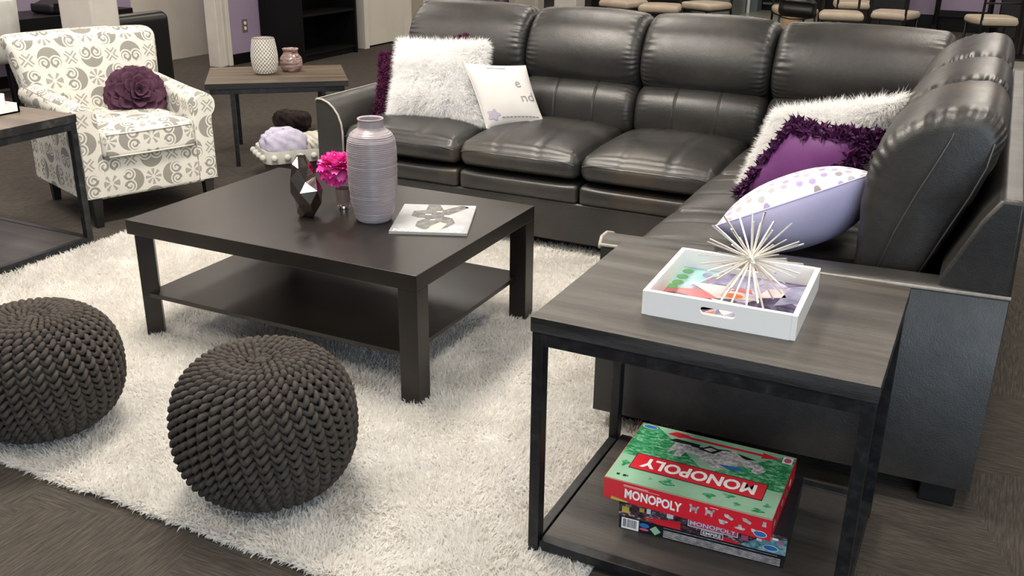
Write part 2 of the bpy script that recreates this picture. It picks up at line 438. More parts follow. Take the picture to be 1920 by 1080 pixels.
def blade_obj(name, v, mat, parent, world=True):
    n = len(v)//5
    if parent is not None and world and parent.name in INV:
        R, L = INV[parent.name]; v = (v-L)@R
    me = bpy.data.meshes.new(name); me.vertices.add(n*5); me.vertices.foreach_set('co', v.astype(np.float32).ravel())
    base = np.arange(n)[:, None]*5
    loops = np.concatenate([base+np.array([0, 1, 3, 2]), base+np.array([2, 3, 4])], 1).ravel()
    me.loops.add(n*7); me.loops.foreach_set('vertex_index', loops.astype(np.int32))
    me.polygons.add(n*2); st = (np.arange(n)[:, None]*7+np.array([0, 4])).ravel()
    me.polygons.foreach_set('loop_start', st.astype(np.int32))
    me.polygons.foreach_set('loop_total', np.tile([4, 3], n).astype(np.int32))
    me.polygons.foreach_set('use_smooth', np.ones(n*2, bool))
    me.update(calc_edges=True); me.materials.append(M[mat])
    o = bpy.data.objects.new(name, me); C.objects.link(o)
    if parent is not None: o.parent = parent
    return o
def text_geo(txt, h, depth=.0004, bold=0.0):
    cu = bpy.data.curves.new('t', 'FONT'); cu.body = txt; cu.size = 1; cu.extrude = 0; cu.align_x = 'CENTER'; cu.align_y = 'CENTER'
    cu.offset = bold; cu.resolution_u = 3
    o = bpy.data.objects.new('t', cu); C.objects.link(o)
    dg = bpy.context.evaluated_depsgraph_get(); me = bpy.data.meshes.new_from_object(o.evaluated_get(dg))
    v = np.array([w.co[:] for w in me.vertices]); f = [tuple(p.vertices) for p in me.polygons]
    bpy.data.objects.remove(o); bpy.data.curves.remove(cu); bpy.data.meshes.remove(me)
    v -= (v.max(0)+v.min(0))/2; v *= h/(v[:, 1].max()-v[:, 1].min()); return v, f
def decal_text(mb, txt, org, ux, uy, width, h, mi, off, bold=.01):
    """lettering as flat ink at org on the plane spanned by unit ux, uy; fitted to width x h"""
    v, f = text_geo(txt, h, bold=bold); w = v[:, 0].max()-v[:, 0].min(); v[:, 0] *= width/w
    n = np.cross(ux, uy); mb.add(np.asarray(org)+v[:, :1]*ux+v[:, 1:2]*uy+off*n, f, mi)
def decal_poly(mb, pts, org, ux, uy, mi, off):
    n = np.cross(ux, uy); v = [np.asarray(org)+p[0]*ux+p[1]*uy+off*n for p in pts]; mb.add(v, [tuple(range(len(pts)))], mi)
def ell(cx, cy, a, b, n=20): return [(cx+a*math.cos(2*PI*i/n), cy+b*math.sin(2*PI*i/n)) for i in range(n)]
def rect(x0, x1, y0, y1): return [(x0, y0), (x1, y0), (x1, y1), (x0, y1)]
EX, EY, EZ = np.array([1., 0, 0]), np.array([0, 1., 0]), np.array([0, 0, 1.])
exec_later = []

# ================================================================== THE SETTING
struct('floor', MB().box(-12, 8, -6, 20, -.05, 0), 'carpet')
struct('ceiling', MB().box(-12, 8, -6, 20, 3.0, 3.05), 'ceil')
tl = MB(); tl.prism([(-3.1, 12.2, 0), (-1.75, 11.2, 0), (-1.95, 14.5, 0), (-2.9, 17.5, 0), (-3.75, 17.5, 0), (-3.6, 14.2, 0)], (0, 0, -.01), (0, 0, .004)); tl.box(-.35, 3.5, 10.87, 12.4, -.01, .004)
o = struct('floor_tile', tl, 'tile')
struct('trim_1', MB().box(-.6, 3.5, 10.80, 10.87, -.01, .008), 'trimpaint')
# left side walls
struct('wall_left_far', MB().box(-7.6, -7.5, 2.0, 7.0, 0, 3), 'purplewall')
struct('wall_left_white', MB().box(-7.6, -7.495, 7.0, 8.4, 0, 3), 'whitewall')
struct('wall_left', MB().box(-6.85, -6.75, 7.46, 10.2, 0, 3), 'purplewall')
struct('baseboard_left', MB().box(-6.75, -6.735, 7.46, 10.2, 0, .10), 'black')
struct('baseboard_left_far', MB().box(-7.5, -7.485, 2.0, 7.0, 0, .10), 'black')
tr = MB(); tr.box(-6.87, -6.73, 7.30, 7.36, 0, 3).box(-6.86, -6.745, 7.36, 7.42, 0, 3).box(-6.87, -6.715, 7.42, 7.47, 0, 3)
struct('trim_2', tr, 'trimpaint', bevel=.006)
d1y0, d1y1 = 9.13, atx(757, 0, -6.32).y
struct('door_1', MB().box(-6.4, -6.32, d1y0+.06, d1y1, .02, 2.1), 'whitewall')
struct('trim_3', MB().box(-6.42, -6.28, d1y0-.02, d1y0+.06, 0, 2.2), 'trimpaint', bevel=.004)
def seg(name, pa, pb, mat, x=-6.4, th=.1):
    a, b = atx(pa, 0, x).y, atx(pb, 0, x).y
    struct(name, MB().box(x-th, x, a, b, 0, 3), mat)
seg('trim_4', 757, 771, 'trimpaint', -6.33, .3)
seg('wall_left_return', 771, 800, 'tanwall')
seg('trim_5', 800, 820, 'ceil', -6.35, .14)
seg('wall_left_back', 820, 966, 'purplewall', -6.6)
seg('wall_left_end', 966, 1010, 'whitewall', -6.4)
seg('trim_6', 1009, 1020, 'trimpaint', -6.36, .2)
struct('baseboard_back', MB().box(-8, 3.4, 17.9, 17.93, 0, .55), 'black')
struct('wall_back', MB().box(-8, 3.4, 17.93, 18.0, 0, 3), 'purplewall')
c = atz(1088, 40, 0)
cl = MB().box(-5.12, -4.82, 11.6, 11.9, 0, 3); struct('trim_7', cl, 'trimpaint', bevel=.01)
# right part of the back wall
struct('wall_back_right', MB().box(-1.75, 3.4, 14.62, 14.7, 0, 3), 'purplewall')
struct('baseboard_right', MB().box(-1.75, 3.4, 14.59, 14.62, 0, .2), 'black')
# white pillar behind the armchair
pl = MB().box(-5.42, -5.12, 4.46, 4.68, 0, 3)
pt = put('white_pillar', pl, 'trimpaint', smooth=True, angle=30, bevel=.02, seg=3); pt['kind'] = 'structure'; pt.name = 'trim_8'

# ================================================================== RUG
RX0, RX1, RY0, RY1 = -3.585, -.66, 1.50, 3.95
rug = thing('shag_rug', 'white shag rug under the coffee table and knitted poufs', 'rug', ((RX0+RX1)/2, (RY0+RY1)/2, 0))
nx, ny = 120, 90
gx, gy = np.meshgrid(np.linspace(RX0, RX1, nx), np.linspace(RY0, RY1, ny), indexing='ij')
gz = .012+.003*np.sin(gx*9+2*np.sin(gy*5))*np.sin(gy*11+gx*3)
gz[0], gz[-1], gz[:, 0], gz[:, -1] = .002, .002, .002, .002
put('backing', MB().grid(np.stack([gx, gy, gz], -1)), 'rug', rug, angle=0)
n = 260000
px_ = np.concatenate([rng.uniform(RX0, RX1, n), rng.uniform(RX0, RX1, 9000)])
py_ = np.concatenate([rng.uniform(RY0, RY1, n), RY0+rng.uniform(-.004, .02, 9000)])
pz = .010+.004*np.sin(px_*9+2*np.sin(py_*5))*np.sin(py_*11+px_*3)
Nn = np.zeros((len(px_), 3)); Nn[:, 2] = 1
Nn[:, 0] += .55*np.sin(px_*13+3*np.sin(py_*7))+.35*np.sin(px_*41+py_*29); Nn[:, 1] += .55*np.cos(py_*15+2*np.sin(px_*9))+.35*np.sin(py_*47-px_*23)
el = np.clip((RX0+.03-px_)/.03, 0, 1); Nn[:, 0] -= 1.0*el; eg = np.clip((RY0+.03-py_)/.03, 0, 1); Nn[:, 1] -= 1.1*eg; Nn[:, 2] -= .5*eg
Nn /= np.linalg.norm(Nn, axis=1)[:, None]
pile = blade_obj('pile', blades(np.stack([px_, py_, pz], -1), Nn, .022, .0048, .7, .0, .7), 'rug', rug); pile['kind'] = 'stuff'

# ================================================================== COFFEE TABLE
CT = (-2.632, -1.445, 2.308, 3.146)
x0, x1, y0, y1 = CT
ct = thing('coffee_table', 'black-brown square-edged coffee table with a lower shelf on the white rug', 'coffee table', ((x0+x1)/2, (y0+y1)/2, 0))
put('tabletop', MB().box(x0, x1, y0, y1, .398, .45), 'espresso', ct, False, bevel=.002)
put('shelf', MB().box(x0+.045, x1-.045, y0+.012, y1-.012, .165, .181), 'espresso', ct, False, bevel=.001)
for (cx, cyy, a) in ((x1-.034, y0+.034, 0), (x1-.034, y1-.034, 0), (x0+.040, y0+.040, 42), (x0+.034, y1-.034, 0)):
    w = .034; ca, sa = math.cos(math.radians(a)), math.sin(math.radians(a)); w = .030 if a else .034
    put('leg', MB().obox((cx, cyy, .2035), (w*ca, w*sa, 0), (-w*sa, w*ca, 0), (0, 0, .1945)), 'espresso', ct, False, bevel=.002)

# ================================================================== SIDE TABLES
def frame_table(name, label, loc, rz, w, d, h, wood_m, edge_m, inset=0.0, top=.036, shelf=True, t=.033):
    """origin at the front-left corner of the top, x along the front, y to the back"""
    r = thing(name, label, 'side table', loc, rz)
    kw = dict(world=False)
    tb = MB().box(0, w, 0, d, h-top, h)
    o = put('tabletop', tb, [wood_m, edge_m], r, False, bevel=.0015, **kw)
    for p in o.data.polygons: p.material_index = 0 if p.normal.z > .5 else 1
    zt = h-top
    for lx in (inset, w-inset-t):
        for ly in (0.004, d-t-.004):
            put('leg', MB().box(lx+.003, lx+t-.003, ly, ly+t, 0, zt), 'black_metal', r, False, bevel=.002, **kw)
    for ly in (.004, d-t-.004):
        put('rail', MB().box(.004+(0 if inset == 0 else .02), w-.004-(0 if inset == 0 else .02), ly+.001, ly+t-.001, zt-t, zt), 'black_metal', r, False, bevel=.002, **kw)
    for lx in (inset, w-inset-t):
        put('rail', MB().box(lx+.004, lx+t-.004, t, d-t, zt-t, zt), 'black_metal', r, False, bevel=.002, **kw)
    if shelf:
        for lx in (0, w-t):
            put('rail', MB().box(lx+.004, lx+t-.004, t, d-t, .022, .022+t*.8), 'black_metal', r, False, bevel=.002, **kw)
        for ly in (.004, d-t-.004):
            put('rail', MB().box(t, w-t, ly+.001, ly+t-.001, .022, .022+t*.8), 'black_metal', r, False, bevel=.002, **kw)
        put('shelf', MB().box(t, w-t, t*.7, d-t*.7, .030, .046), 'shelf_wood', r, False, bevel=.001, **kw)
    return r
frame_table('side_table', 'black metal side table with grey wood top holding the white tray, beside the sofa end', (-.829, 1.795, 0), 0, .739, .588, .636, 'grey_wood_x', 'dark_wood_x')
frame_table('side_table', 'black metal side table with wood top left of the scroll-print armchair', (-4.33, 2.376, 0), 0, .74, .588, .612, 'brown_wood', 'dark_wood_x')
bt = frame_table('low_table', 'brown wood low table holding the textured white vase, behind the armchair', (-4.114, 4.312, 0), math.radians(39.5), .831, .64, .50, 'brown_wood', 'dark_wood_x', .135, .034, False, .03)
bt['category'] = 'table'

# ================================================================== SOFA
sofa = thing('sectional_sofa', 'dark grey leather L-shaped sectional sofa with light piping', 'sofa', (-1.4, 4.3, 0))
OX, BX, YB = -2.962, .133, 4.86       # outer left, outer right, outer back
SX = -.93                              # front of the right run
def pucker(v, P, ax, amp, k, ramp0=.62):
    return amp*np.clip((np.abs(P[:, ax])-ramp0)/(1-ramp0), 0, 1)
# base of the two runs
bs = MB().box(-2.82, SX-.0, 3.852, 4.75, .07, .255)
put('base', bs, 'leather', sofa, bevel=.008)
bs = MB().box(SX+.012, .02, 2.60, 4.75, .07, .36)
put('base', bs, 'leather', sofa, bevel=.008)
# recessed plinth
put('plinth', MB().box(-2.8, SX, 3.95, 4.7, .0, .07).box(SX+.1, 0, 2.7, 3.95, 0, .07), 'foot', sofa, False)
cx_ = [-2.81, -2.163, -1.560, -.945]
def seatdef(bt, bf, seams, ax):
    def f(v, P):
        v = v.copy(); top = np.clip((P[:, 2]+.2)/1.2, 0, 1)
        a = 1-np.abs(P[:, 0])**3.0; b = 1-np.abs(P[:, 1])**3.0
        v[:, 2] += bt*top*(a*b)**.7
        fr = np.clip(-P[:, 1], 0, 1)**4 if ax == 1 else np.clip(-P[:, 0], 0, 1)**4
        dirn = 1 if ax == 1 else 0; oth = 0 if ax == 1 else 1
        v[:, dirn] -= bf*fr*(1-np.abs(P[:, oth])**4)*(1-P[:, 2]**2*.6)
        for s in seams:
            v[:, 2] -= .008*np.exp(-((P[:, oth]-s)/.022)**2)*top
        # soft wrinkles toward the corners
        w = np.sin(P[:, 0]*31+P[:, 1]*7)*np.clip(np.abs(P[:, 0])-.7, 0, 1)*np.clip(np.abs(P[:, 1])-.3, 0, 1)
        v[:, 2] += .012*w*top
        return v
    return f
def seat(xa, xb, ya, yb, z0, z1, ax, seams, bt=.058, bf=.022):
    half = ((xb-xa)/2-.003, (yb-ya)/2-.003, (z1-z0)/2)
    v, F = softbox(half, .042, (36, 36, 8), seatdef(bt, bf, seams, ax))
    v += np.array([(xa+xb)/2, (ya+yb)/2, (z0+z1)/2]); return put('seat_cushion', MB().add(v, F), 'leather', sofa, angle=0)
for i in range(3):
    xa, xb = cx_[i], cx_[i+1]
    sc_ = seat(xa, xb, 3.838, 4.52, .360, .468, 1, (-.33, .33))
    # front seam along the top edge
    tt = np.linspace(-1, 1, 25); hx = (xb-xa)/2-.02
    path = np.stack([(xa+xb)/2+hx*tt, 3.838-.020*(1-tt**4), .446-.016*np.abs(tt)**6+.004*(1-tt**2)], -1)
    put('front_seam', MB().tube(path, .0024, 6), 'seam', sofa)
    half = ((xb-xa)/2-.004, .06, .043)
    v, F = softbox(half, .018, (24, 6, 8), lambda v, P: v-np.array([0, .012, 0])*((1-np.abs(P[:, 0])**6)*(1-P[:, 2]**2)*np.clip(-P[:, 1], 0, 1))[:, None])
    put('front_panel', MB().add(v+np.array([(xa+xb)/2, 3.906, .296]), F), 'leather', sofa, angle=0)
for ya, yb in ((2.66, 3.27), (3.27, 3.86), (3.86, 4.52)):
    seat(-.962, -.05, ya, yb, .352, .470, 0, (-.34, .34), .050, .02)
    half = (.05, (yb-ya)/2-.004, .044)
    if yb < 3.9:
        v, F = softbox(half, .016, (6, 20, 8)); put('front_panel', MB().add(v+np.array([SX+.045, (ya+yb)/2, .305]), F), 'leather', sofa, angle=0)
# back cushions: a closed profile lofted along the width
def loft(prof, w, nU=44, pw=9, amp=.006, crown=0.0, seed=0, kfreq=64, seams=()):
    prof = np.array(prof); k = len(prof)
    # smooth closed profile (Catmull-Rom)
    pts = []
    for i in range(k):
        p0, p1, p2, p3 = prof[i-1], prof[i], prof[(i+1) % k], prof[(i+2) % k]
        for t in np.linspace(0, 1, 14, endpoint=False):
            pts.append(.5*((2*p1)+(-p0+p2)*t+(2*p0-5*p1+4*p2-p3)*t*t+(-p0+3*p1-3*p2+p3)*t**3))
    pts = np.array(pts); cen = pts.mean(0)
    r_ = .045
    dist = np.linalg.norm(pts-cen, axis=1)[:, None]; hw = w/2
    es = r_*(1-np.cos(np.linspace(0, PI/2, 6)))          # distance from the end
    mid = np.linspace(-hw+r_, hw-r_, nU)[1:-1]
    for q_ in seams: mid = np.concatenate([mid, hw*(q_+np.array([-.03, -.015, -.004, .004, .015, .03]))])
    mid = np.sort(mid)
    xs = np.concatenate([-hw+es, mid, (hw-es)[::-1]])
    rows = []
    def ring(x, inset, sc=1.0):
        q = cen+(pts-cen)*np.maximum(.05, (dist-inset)/dist)*sc
        uu = x/hw
        q = q.copy(); q[:, 1] += crown*(1-uu**4)*np.clip((pts[:, 1]-cen[1])/(np.ptp(pts[:, 1])/2), 0, 1)
        bul = .010*(1-uu**2)-sum(.0045*math.exp(-((uu-q_)/.011)**2) for q_ in seams); q += bul*(pts-cen)/dist
        tpar = np.linspace(0, 1, len(pts), endpoint=False)
        w_ = np.clip((abs(uu)-.72)/.2, 0, 1)*np.clip((1.0-abs(uu))/.05, .0, 1)
        ph = np.sin(2*PI*tpar*kfreq*.5+seed+2.5*np.sin(7*tpar*PI+seed)+1.5*uu)
        irregular = .35+.65*(.5+.5*np.sin(2*PI*tpar*5+seed*1.7))
        q += ((amp*w_*ph*irregular)[:, None] if np.ndim(w_*ph) else 0)*(pts-cen)/dist
        return np.column_stack([np.full(len(q), x), q])
    for sc in (.05, .3, .6, .85):
        e = np.zeros(1); rows.append(ring(-hw-.012*(1-sc**2), r_, sc))
    for x in xs:
        e = hw-abs(x); rows.append(ring(x, 0 if e >= r_ else r_-math.sqrt(max(0, r_*r_-(r_-e)**2))))
    for sc in (.85, .6, .3, .05): rows.append(ring(hw+.012*(1-sc**2), r_, sc))
    G = np.array(rows); n = len(pts); nR = len(rows); f = []
    for i in range(nR-1):
        for j in range(n):
            j2 = (j+1) % n; f.append((i*n+j, i*n+j2, (i+1)*n+j2, (i+1)*n+j))
    f.append(tuple(range(n-1, -1, -1))); f.append(tuple((nR-1)*n+j for j in range(n)))
    return G.reshape(-1, 3), f
# profiles in (depth from the outer back, height): depth grows toward the seat
UP_P = [(.34, .675), (.385, .73), (.395, .80), (.375, .87), (.33, .94), (.255, .992), (.175, 1.0), (.105, .965), (.085, .88), (.125, .76), (.19, .665), (.27, .645)]
LO_P = [(.415, .46), (.440, .52), (.435, .60), (.405, .655), (.35, .685), (.26, .68), (.22, .60), (.25, .48), (.33, .43)]
def back_main(xa, xb, seed, crown=.012):
    for nm, pr, am in (('back_cushion', UP_P, .0028), ('lumbar_cushion', LO_P, .0008)):
        v, f = loft(pr, xb-xa-.004, 48, 10, am, crown if nm == 'back_cushion' else .004, seed, 64, () if nm == 'back_cushion' else (-.34, .34))
        v2 = np.stack([(xa+xb)/2+v[:, 0], YB-v[:, 1], v[:, 2]], -1)
        put(nm, MB().add(v2, f), 'leather', sofa, angle=0)
bxs = [-2.83, -2.135, -1.528, -.908]
for i in range(3): back_main(bxs[i], bxs[i+1], i*1.7)
back_main(-.905, -.165, 4.2, .006)
RT_P = [(.385, .52), (.395, .66), (.395, .80), (.365, .90), (.30, .965), (.215, 1.0), (.125, 1.005), (.082, .965), (.085, .90), (.135, .76), (.20, .60), (.25, .50), (.32, .47)]
def back_right(ya, yb, seed):
    for nm, pr, am in (('back_cushion', RT_P, .0045),):
        v, f = loft(pr, yb-ya-.004, 48, 8, am, .015, seed, 60)
        v2 = np.stack([BX-v[:, 1]+.0, (ya+yb)/2+v[:, 0], v[:, 2]], -1)
        put(nm, MB().add(v2, [q[::-1] for q in f]), 'leather', sofa, angle=0)
for k, (ya, yb) in enumerate(((2.69, 3.27), (3.27, 3.85), (3.85, 4.68))): back_right(ya, yb, k*2.1+1)
put('end_seam', MB().tube([(BX-.33, 2.672, .56), (BX-.30, 2.664, .68), (BX-.262, 2.662, .79), (BX-.225, 2.666, .88), (BX-.20, 2.685, .945), (BX-.19, 2.72, .995), (BX-.19, 2.78, 1.018)], .0022, 6), 'seam', sofa, angle=0)
put('end_seam', MB().tube([(BX-.225, 2.68, .57), (BX-.175, 2.672, .70), (BX-.135, 2.670, .80), (BX-.108, 2.675, .88), (BX-.10, 2.692, .94)], .0022, 6), 'seam', sofa, angle=0)
# outer back frames
pf = [(.155, .60), (.10, .78), (.055, .838), (.02, .835), (.0, .60), (.0, .07), (.155, .07)]
put('back_frame', MB().prism([(OX, YB-a, z) for a, z in pf], (0, 0, 0), (BX-OX, 0, 0)), 'leather', sofa, bevel=.008)
pf2 = [(.170, .612), (.098, .778), (.062, .838), (.008, .838), (.0, .61), (.0, .07), (.17, .07)]
put('back_frame', MB().prism([(BX-a, 2.545, z) for a, z in pf2][::-1], (0, 0, 0), (0, YB-2.545, 0)), 'leather', sofa, bevel=.01)
# arms: profile (across, height) from the outer face to the inner face
AP = [(0, .07), (0, .588), (.008, .597), (.04, .596), (.075, .583), (.105, .560), (.130, .527), (.146, .485), (.152, .44), (.152, .07)]
put('arm', MB().prism([(OX+a, 3.85, z) for a, z in AP], (0, 0, 0), (0, YB-.1-3.85, 0)), 'leather', sofa, angle=50)
AP2 = [(0, .07), (0, .584), (.008, .595), (.05, .601), (.10, .599), (.135, .588), (.156, .568), (.168, .535), (.172, .47), (.172, .07)]
def ARY(x, z=.6): return (2.445+(x+.92)*.085) if z > .3 else 2.445+(x+.92)*.03
G = np.array([[(x-(.018*math.sin(PI*a/.172) if x < -.9 else 0), ARY(x, z)+a, z) for a, z in AP2] for x in (SX+.015, -.88, -.6, -.3, BX-.003)]); mb = MB().grid(G, flip=True); k_ = len(AP2)
mb.f += [tuple(range(k_)), tuple(range(5*k_-1, 4*k_-1, -1))]; mb.m += [0, 0]
put('arm', mb, 'leather', sofa, angle=50)
# light piping round the arm fronts and along the arm tops
pp = [(OX+a, 3.848, z) for a, z in AP[1:9]]+[(OX+.152, 3.848, .26)]
put('piping', MB().tube(pp, .0052, 8), 'piping', sofa, angle=0)
put('piping', MB().tube([(OX+.003, 3.85, .594), (OX+.003, 4.1, .594), (OX+.003, 4.7, .594)], .0045, 8), 'piping', sofa, angle=0)
pp = [(SX+.013-.018*math.sin(PI*a/.172), ARY(SX, z)+a, z) for a, z in AP2[1:9]]+[(SX+.013, ARY(SX)+.172, .40)]
put('piping', MB().tube(pp, .0052, 8), 'piping', sofa, angle=0)
put('piping', MB().tube([(SX+.015, ARY(SX)+.001, .594), (-.4, ARY(-.4)+.001, .594), (BX, ARY(BX)+.001, .594)], .0050, 8), 'piping', sofa, angle=0)
for fx, fy in ((.01, 2.50), (-.85, 2.52), (-2.9, 3.9), (.02, 4.72), (-2.9, 4.72)):
    put('foot', MB().box(fx, fx+.09, fy, fy+.09, 0, .07), 'foot', sofa, False, bevel=.004)

# ================================================================== ARMCHAIR
AC = np.array([-3.6645, 3.4325, 0]); AR = math.radians(69.3)
ac = thing('armchair', 'armchair in white and grey scroll-print fabric on dark legs', 'armchair', AC, AR)
ax_, ay_ = np.array([math.cos(AR), math.sin(AR), 0]), np.array([-math.sin(AR), math.cos(AR), 0])
L = dict(world=False)
v, F = softbox((.325, .34, .10), .02, (12, 12, 6)); put('base', MB().add(v+np.array([0, .35, .235]), F), 'damask', ac, angle=0, **L)
def cd(v, P):
    v = v.copy(); v[:, 2] += .03*np.clip(P[:, 2], 0, 1)*((1-P[:, 0]**4)*(1-P[:, 1]**4)); v[:, 1] -= .012*(1-P[:, 0]**4)*np.clip(-P[:, 1], 0, 1)**4; return v
v, F = softbox((.236, .30, .067), .028, (24, 24, 8), cd); sc_ = put('seat_cushion', MB().add(v+np.array([0, .285, .40]), F), 'damask', ac, angle=0, **L)
for zz in (.452, .345):
    put('piping', MB().tube([(-.215, -.020, zz), (-.1, -.027, zz), (0, -.029, zz), (.1, -.027, zz), (.215, -.020, zz)], .004, 6), 'trimpaint', ac, angle=0, **L)
for s in (-1, 1):
    pr = [(.238, .14), (.238, .50)]
    for t in np.linspace(200, -50, 14):
        pr.append((.300+.062*math.cos(math.radians(t)), .535+.058*math.sin(math.radians(t))))
    pr += [(.335, .45), (.338, .14)]
    rows = []
    for (yy, rise, ins) in ((0, 0, .012), (.003, 0, .004), (.012, 0, 0), (.2, .006, 0), (.4, .018, 0), (.58, .03, 0), (.66, .03, 0)):
        cx0, cz0 = .29, .36
        q = []
        for (a, z) in pr:
            d = np.array([a-cx0, z-cz0]); d = d*(1-ins/np.linalg.norm(d))
            q.append((s*(cx0+d[0]+.02*yy), yy+.0, cz0+d[1]+rise*(z > .4)))
        rows.append(q)
    G = np.array(rows); mb = MB().grid(G, flip=(s > 0)); n = len(pr)
    mb.f.append(tuple(range(n)) if s > 0 else tuple(range(n-1, -1, -1))); mb.m.append(0)
    put('arm', mb, 'damask', ac, angle=40, **L)
def bd(v, P):
    v = v.copy(); t = (P[:, 2]+1)/2
    v[:, 0] *= .80+.22*t; v[:, 1] += .15*t+.05*np.clip(P[:, 2]-.55, 0, 1)**2*2
    v[:, 1] -= .03*(1-P[:, 0]**2)*(1-P[:, 2]**2)*np.clip(-P[:, 1], 0, 1); v[:, 2] += .012*(1-P[:, 0]**2)*t; return v
v, F = softbox((.385, .07, .275), .045, (26, 8, 22), bd); put('backrest', MB().add(v+np.array([0, .585, .575]), F), 'damask', ac, angle=0, **L)
for lx, ly in ((-.29, .03), (.29, .03), (-.27, .66), (.27, .66)):
    mb = MB(); a, b = .017, .024
    vv = [(lx+i*a, ly+j*a, 0.0) for j in (-1, 1) for i in (-1, 1)]+[(lx+i*b, ly+j*b, .145) for j in (-1, 1) for i in (-1, 1)]
    put('leg', mb.add(vv, [(0, 2, 3, 1), (4, 5, 7, 6), (0, 1, 5, 4), (2, 6, 7, 3), (0, 4, 6, 2), (1, 3, 7, 5)]), 'foot', ac, False, **L)

# plum flower cushion on the armchair
def on_plane(px, py, p0, nn):
    d = np.array(ray(px, py)); c0 = np.array([0, 0, CAM_H]); k = ((p0-c0)@nn)/(d@nn); return c0+d*k
fc = on_plane(258, 176, AC+ay_*.33, ay_)
ff = unit(-ay_*.9+EZ*.42-ax_*.1); f1 = unit(np.cross(EZ, ff)); f2 = np.cross(ff, f1)
fl = thing('flower_cushion', 'round plum felt cushion shaped like a rose, on the scroll-print armchair', 'cushion', fc-ff*.06-EZ*.1)
mb = MB().sphere((0, 0, 0), 1, 10); k = mb.v[0]
mb.v[0] = fc-ff*.03+k[:, :1]*.135*f1+k[:, 1:2]*.135*f2+k[:, 2:]*.055*ff
put('cushion_pad', mb, 'felt', fl, angle=0)
for ri, (rad, cnt, ln, wd, tilt) in enumerate(((.012, 3, .05, .05, 8), (.026, 4, .058, .06, 18), (.046, 6, .064, .07, 32), (.070, 8, .068, .078, 48), (.093, 9, .074, .088, 63), (.112, 10, .074, .095, 80), (.118, 11, .072, .10, 98))):
    for j in range(cnt):
        ph = 2*PI*j/cnt+ri*.7+rng.normal()*.08; o_ = math.cos(ph)*f1+math.sin(ph)*f2; tg = np.cross(ff, o_)
        tl_ = math.radians(tilt+rng.normal()*5); dr = math.cos(tl_)*ff+math.sin(tl_)*o_; nn = np.cross(dr, tg)
        base = fc+o_*rad*.75+ff*(.03-.012*ri+.012); G = []
        for a in np.linspace(0, 1, 6):
            row = []
            for b in np.linspace(-1, 1, 7):
                hw = wd/2*math.sqrt(max(0, 1-((a-.45)/.6)**2)) if a > .45 else wd/2*(.55+.45*a/.45)
                curl = -.022*a*a+.012*b*b*(1-a*.3)
                row.append(base+dr*ln*a+tg*hw*b-nn*curl*(-1 if False else 1)*-1+ff*.003*math.sin(3*b+ri+j)*a)
            G.append(row)
        pet = put('petal', MB().grid(np.array(G)), 'felt', fl, angle=0)
        sm = pet.modifiers.new('solid', 'SOLIDIFY'); sm.thickness = .003

